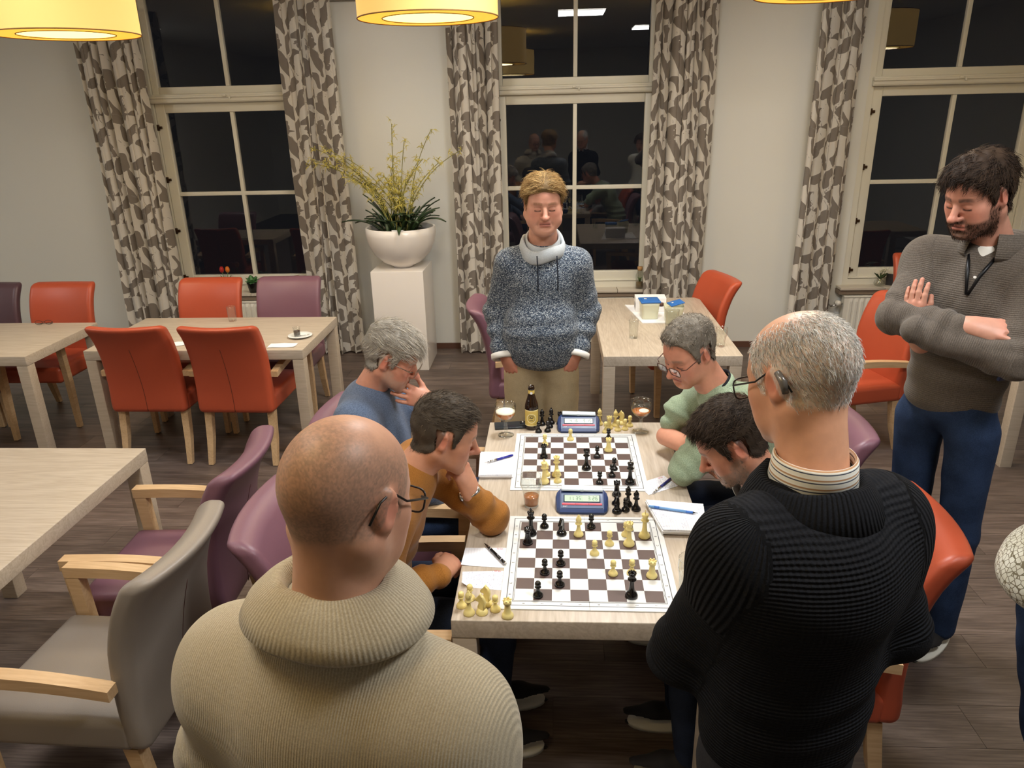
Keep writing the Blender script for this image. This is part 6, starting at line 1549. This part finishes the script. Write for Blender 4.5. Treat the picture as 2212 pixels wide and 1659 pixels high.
def cork_jar(x, y, r, h, label, plant):
    o = empty('corked_jar', (x, y, ZS), 0, label, 'jar', 'corked jars')
    MB().lathe([(0, 0), (r, .002), (r, h*.62), (r*.62, h*.80), (r*.62, h*.9), (r*.56, h*.9), (r*.56, h*.79), (r-.002, h*.6), (r-.002, .006), (0, .005)], 28, cap=False).build('jar', M_GLASS, o)
    MB().lathe([(0, h*.82), (r*.55, h*.82), (r*.66, h*.91), (r*.66, h), (0, h)], 24, cap=False).build('cork', M_CORK, o)
    if plant:
        MB().lathe([(0, .006), (r-.003, .006), (r-.003, .055), (0, .062)], 24, cap=False).build('gravel', simple('brown_gravel', srgb(112, 88, 52), .9), o)
        for k in range(9):
            a = k*.7; MB().tube([(0, 0, .05), (.012*math.cos(a), .012*math.sin(a), .09), (.024*math.cos(a), .024*math.sin(a), .10)], [.003, .003, .0008], 6).build('leaf', M_STEMG, o)
cork_jar(-2.452, 4.555, .040, .145, 'clear jar with a cork on the sill behind the purple chair', False); cork_jar(.668, 4.55, .036, .195, 'corked bottle terrarium with a small plant beside the curtain', True)
fv = empty('flower_vase', (2.760, 4.545, ZS), 0, 'small ribbed glass vase with white lilies on the right sill', 'vase')
MB().lathe([(0, 0), (.030, .002), (.046, .022), (.040, .046), (.018, .060), (.020, .068), (.016, .066), (.015, .058), (.036, .044), (.042, .022), (0, .006)], 16, cap=False).build('vase', M_GLASS, fv)
Mpt = simple('white_petal', srgb(236, 232, 206), .5); _r = random.Random(9)
for k in range(4):
    c = Vector((_r.uniform(-.045, .045), _r.uniform(-.02, .02), .115+_r.uniform(0, .06))); st = MB().tube([(0, 0, .02), c*.6, c], .002, 6).build('stem', M_STEMG, fv)
    for j in range(6):
        a = j*PI/3+k; d = Vector((math.cos(a), math.sin(a)*.8-.3, .45)).normalized(); sd = d.cross(Vector((0, 0, 1))).normalized(); L_ = []
        for q in range(5):
            t = q/4; p = c+d*.048*t+Vector((0, 0, -.012*t*t)); wv = .009*math.sin(PI*min(.95, t*.85+.12)); L_.append([p-sd*wv, p-Vector((0, 0, .001)), p+sd*wv, p+Vector((0, 0, .001))])
        MB().loft(L_).build('petal', Mpt, st)
for k in range(5):
    a = k*1.3; L_ = []
    for q in range(5):
        t = q/4; p = Vector((math.cos(a)*.06*t, math.sin(a)*.03*t-.01, .07+.045*t)); wv = .011*math.sin(PI*min(.95, t*.85+.1)); L_.append([p-Vector((0, wv, wv)), p-Vector((.001, 0, 0)), p+Vector((0, wv, wv)), p+Vector((.001, 0, 0))])
    MB().loft(L_).build('leaf', simple('dark_leaf', srgb(52, 66, 34), .5), fv)
sg = MB().bevbox((0, 0, .052), (.085, .010, .10), .002).build('small_sign', simple('charcoal_card', srgb(44, 42, 44), .5), None, (2.865, 4.555, ZS), -.7); tag(sg, 'small dark upright card beside the lily vase', 'card')
sg = empty('white_card', (2.945, 4.56, ZS), 0, 'white box with a black oval mark next to the dark card', 'box'); MB().bevbox((0, 0, .045), (.09, .04, .09), .003).build('carton', M_PAPER, sg); MB().lathe([(0, 0), (.018, 0), (0, .0006)], 18, M=Matrix.Translation((.02, -.0205, .045)) @ Matrix.Rotation(PI/2, 4, 'X') @ Matrix.Diagonal((1.2, .7, 1, 1))).build('oval_mark', M_BLACK, sg)
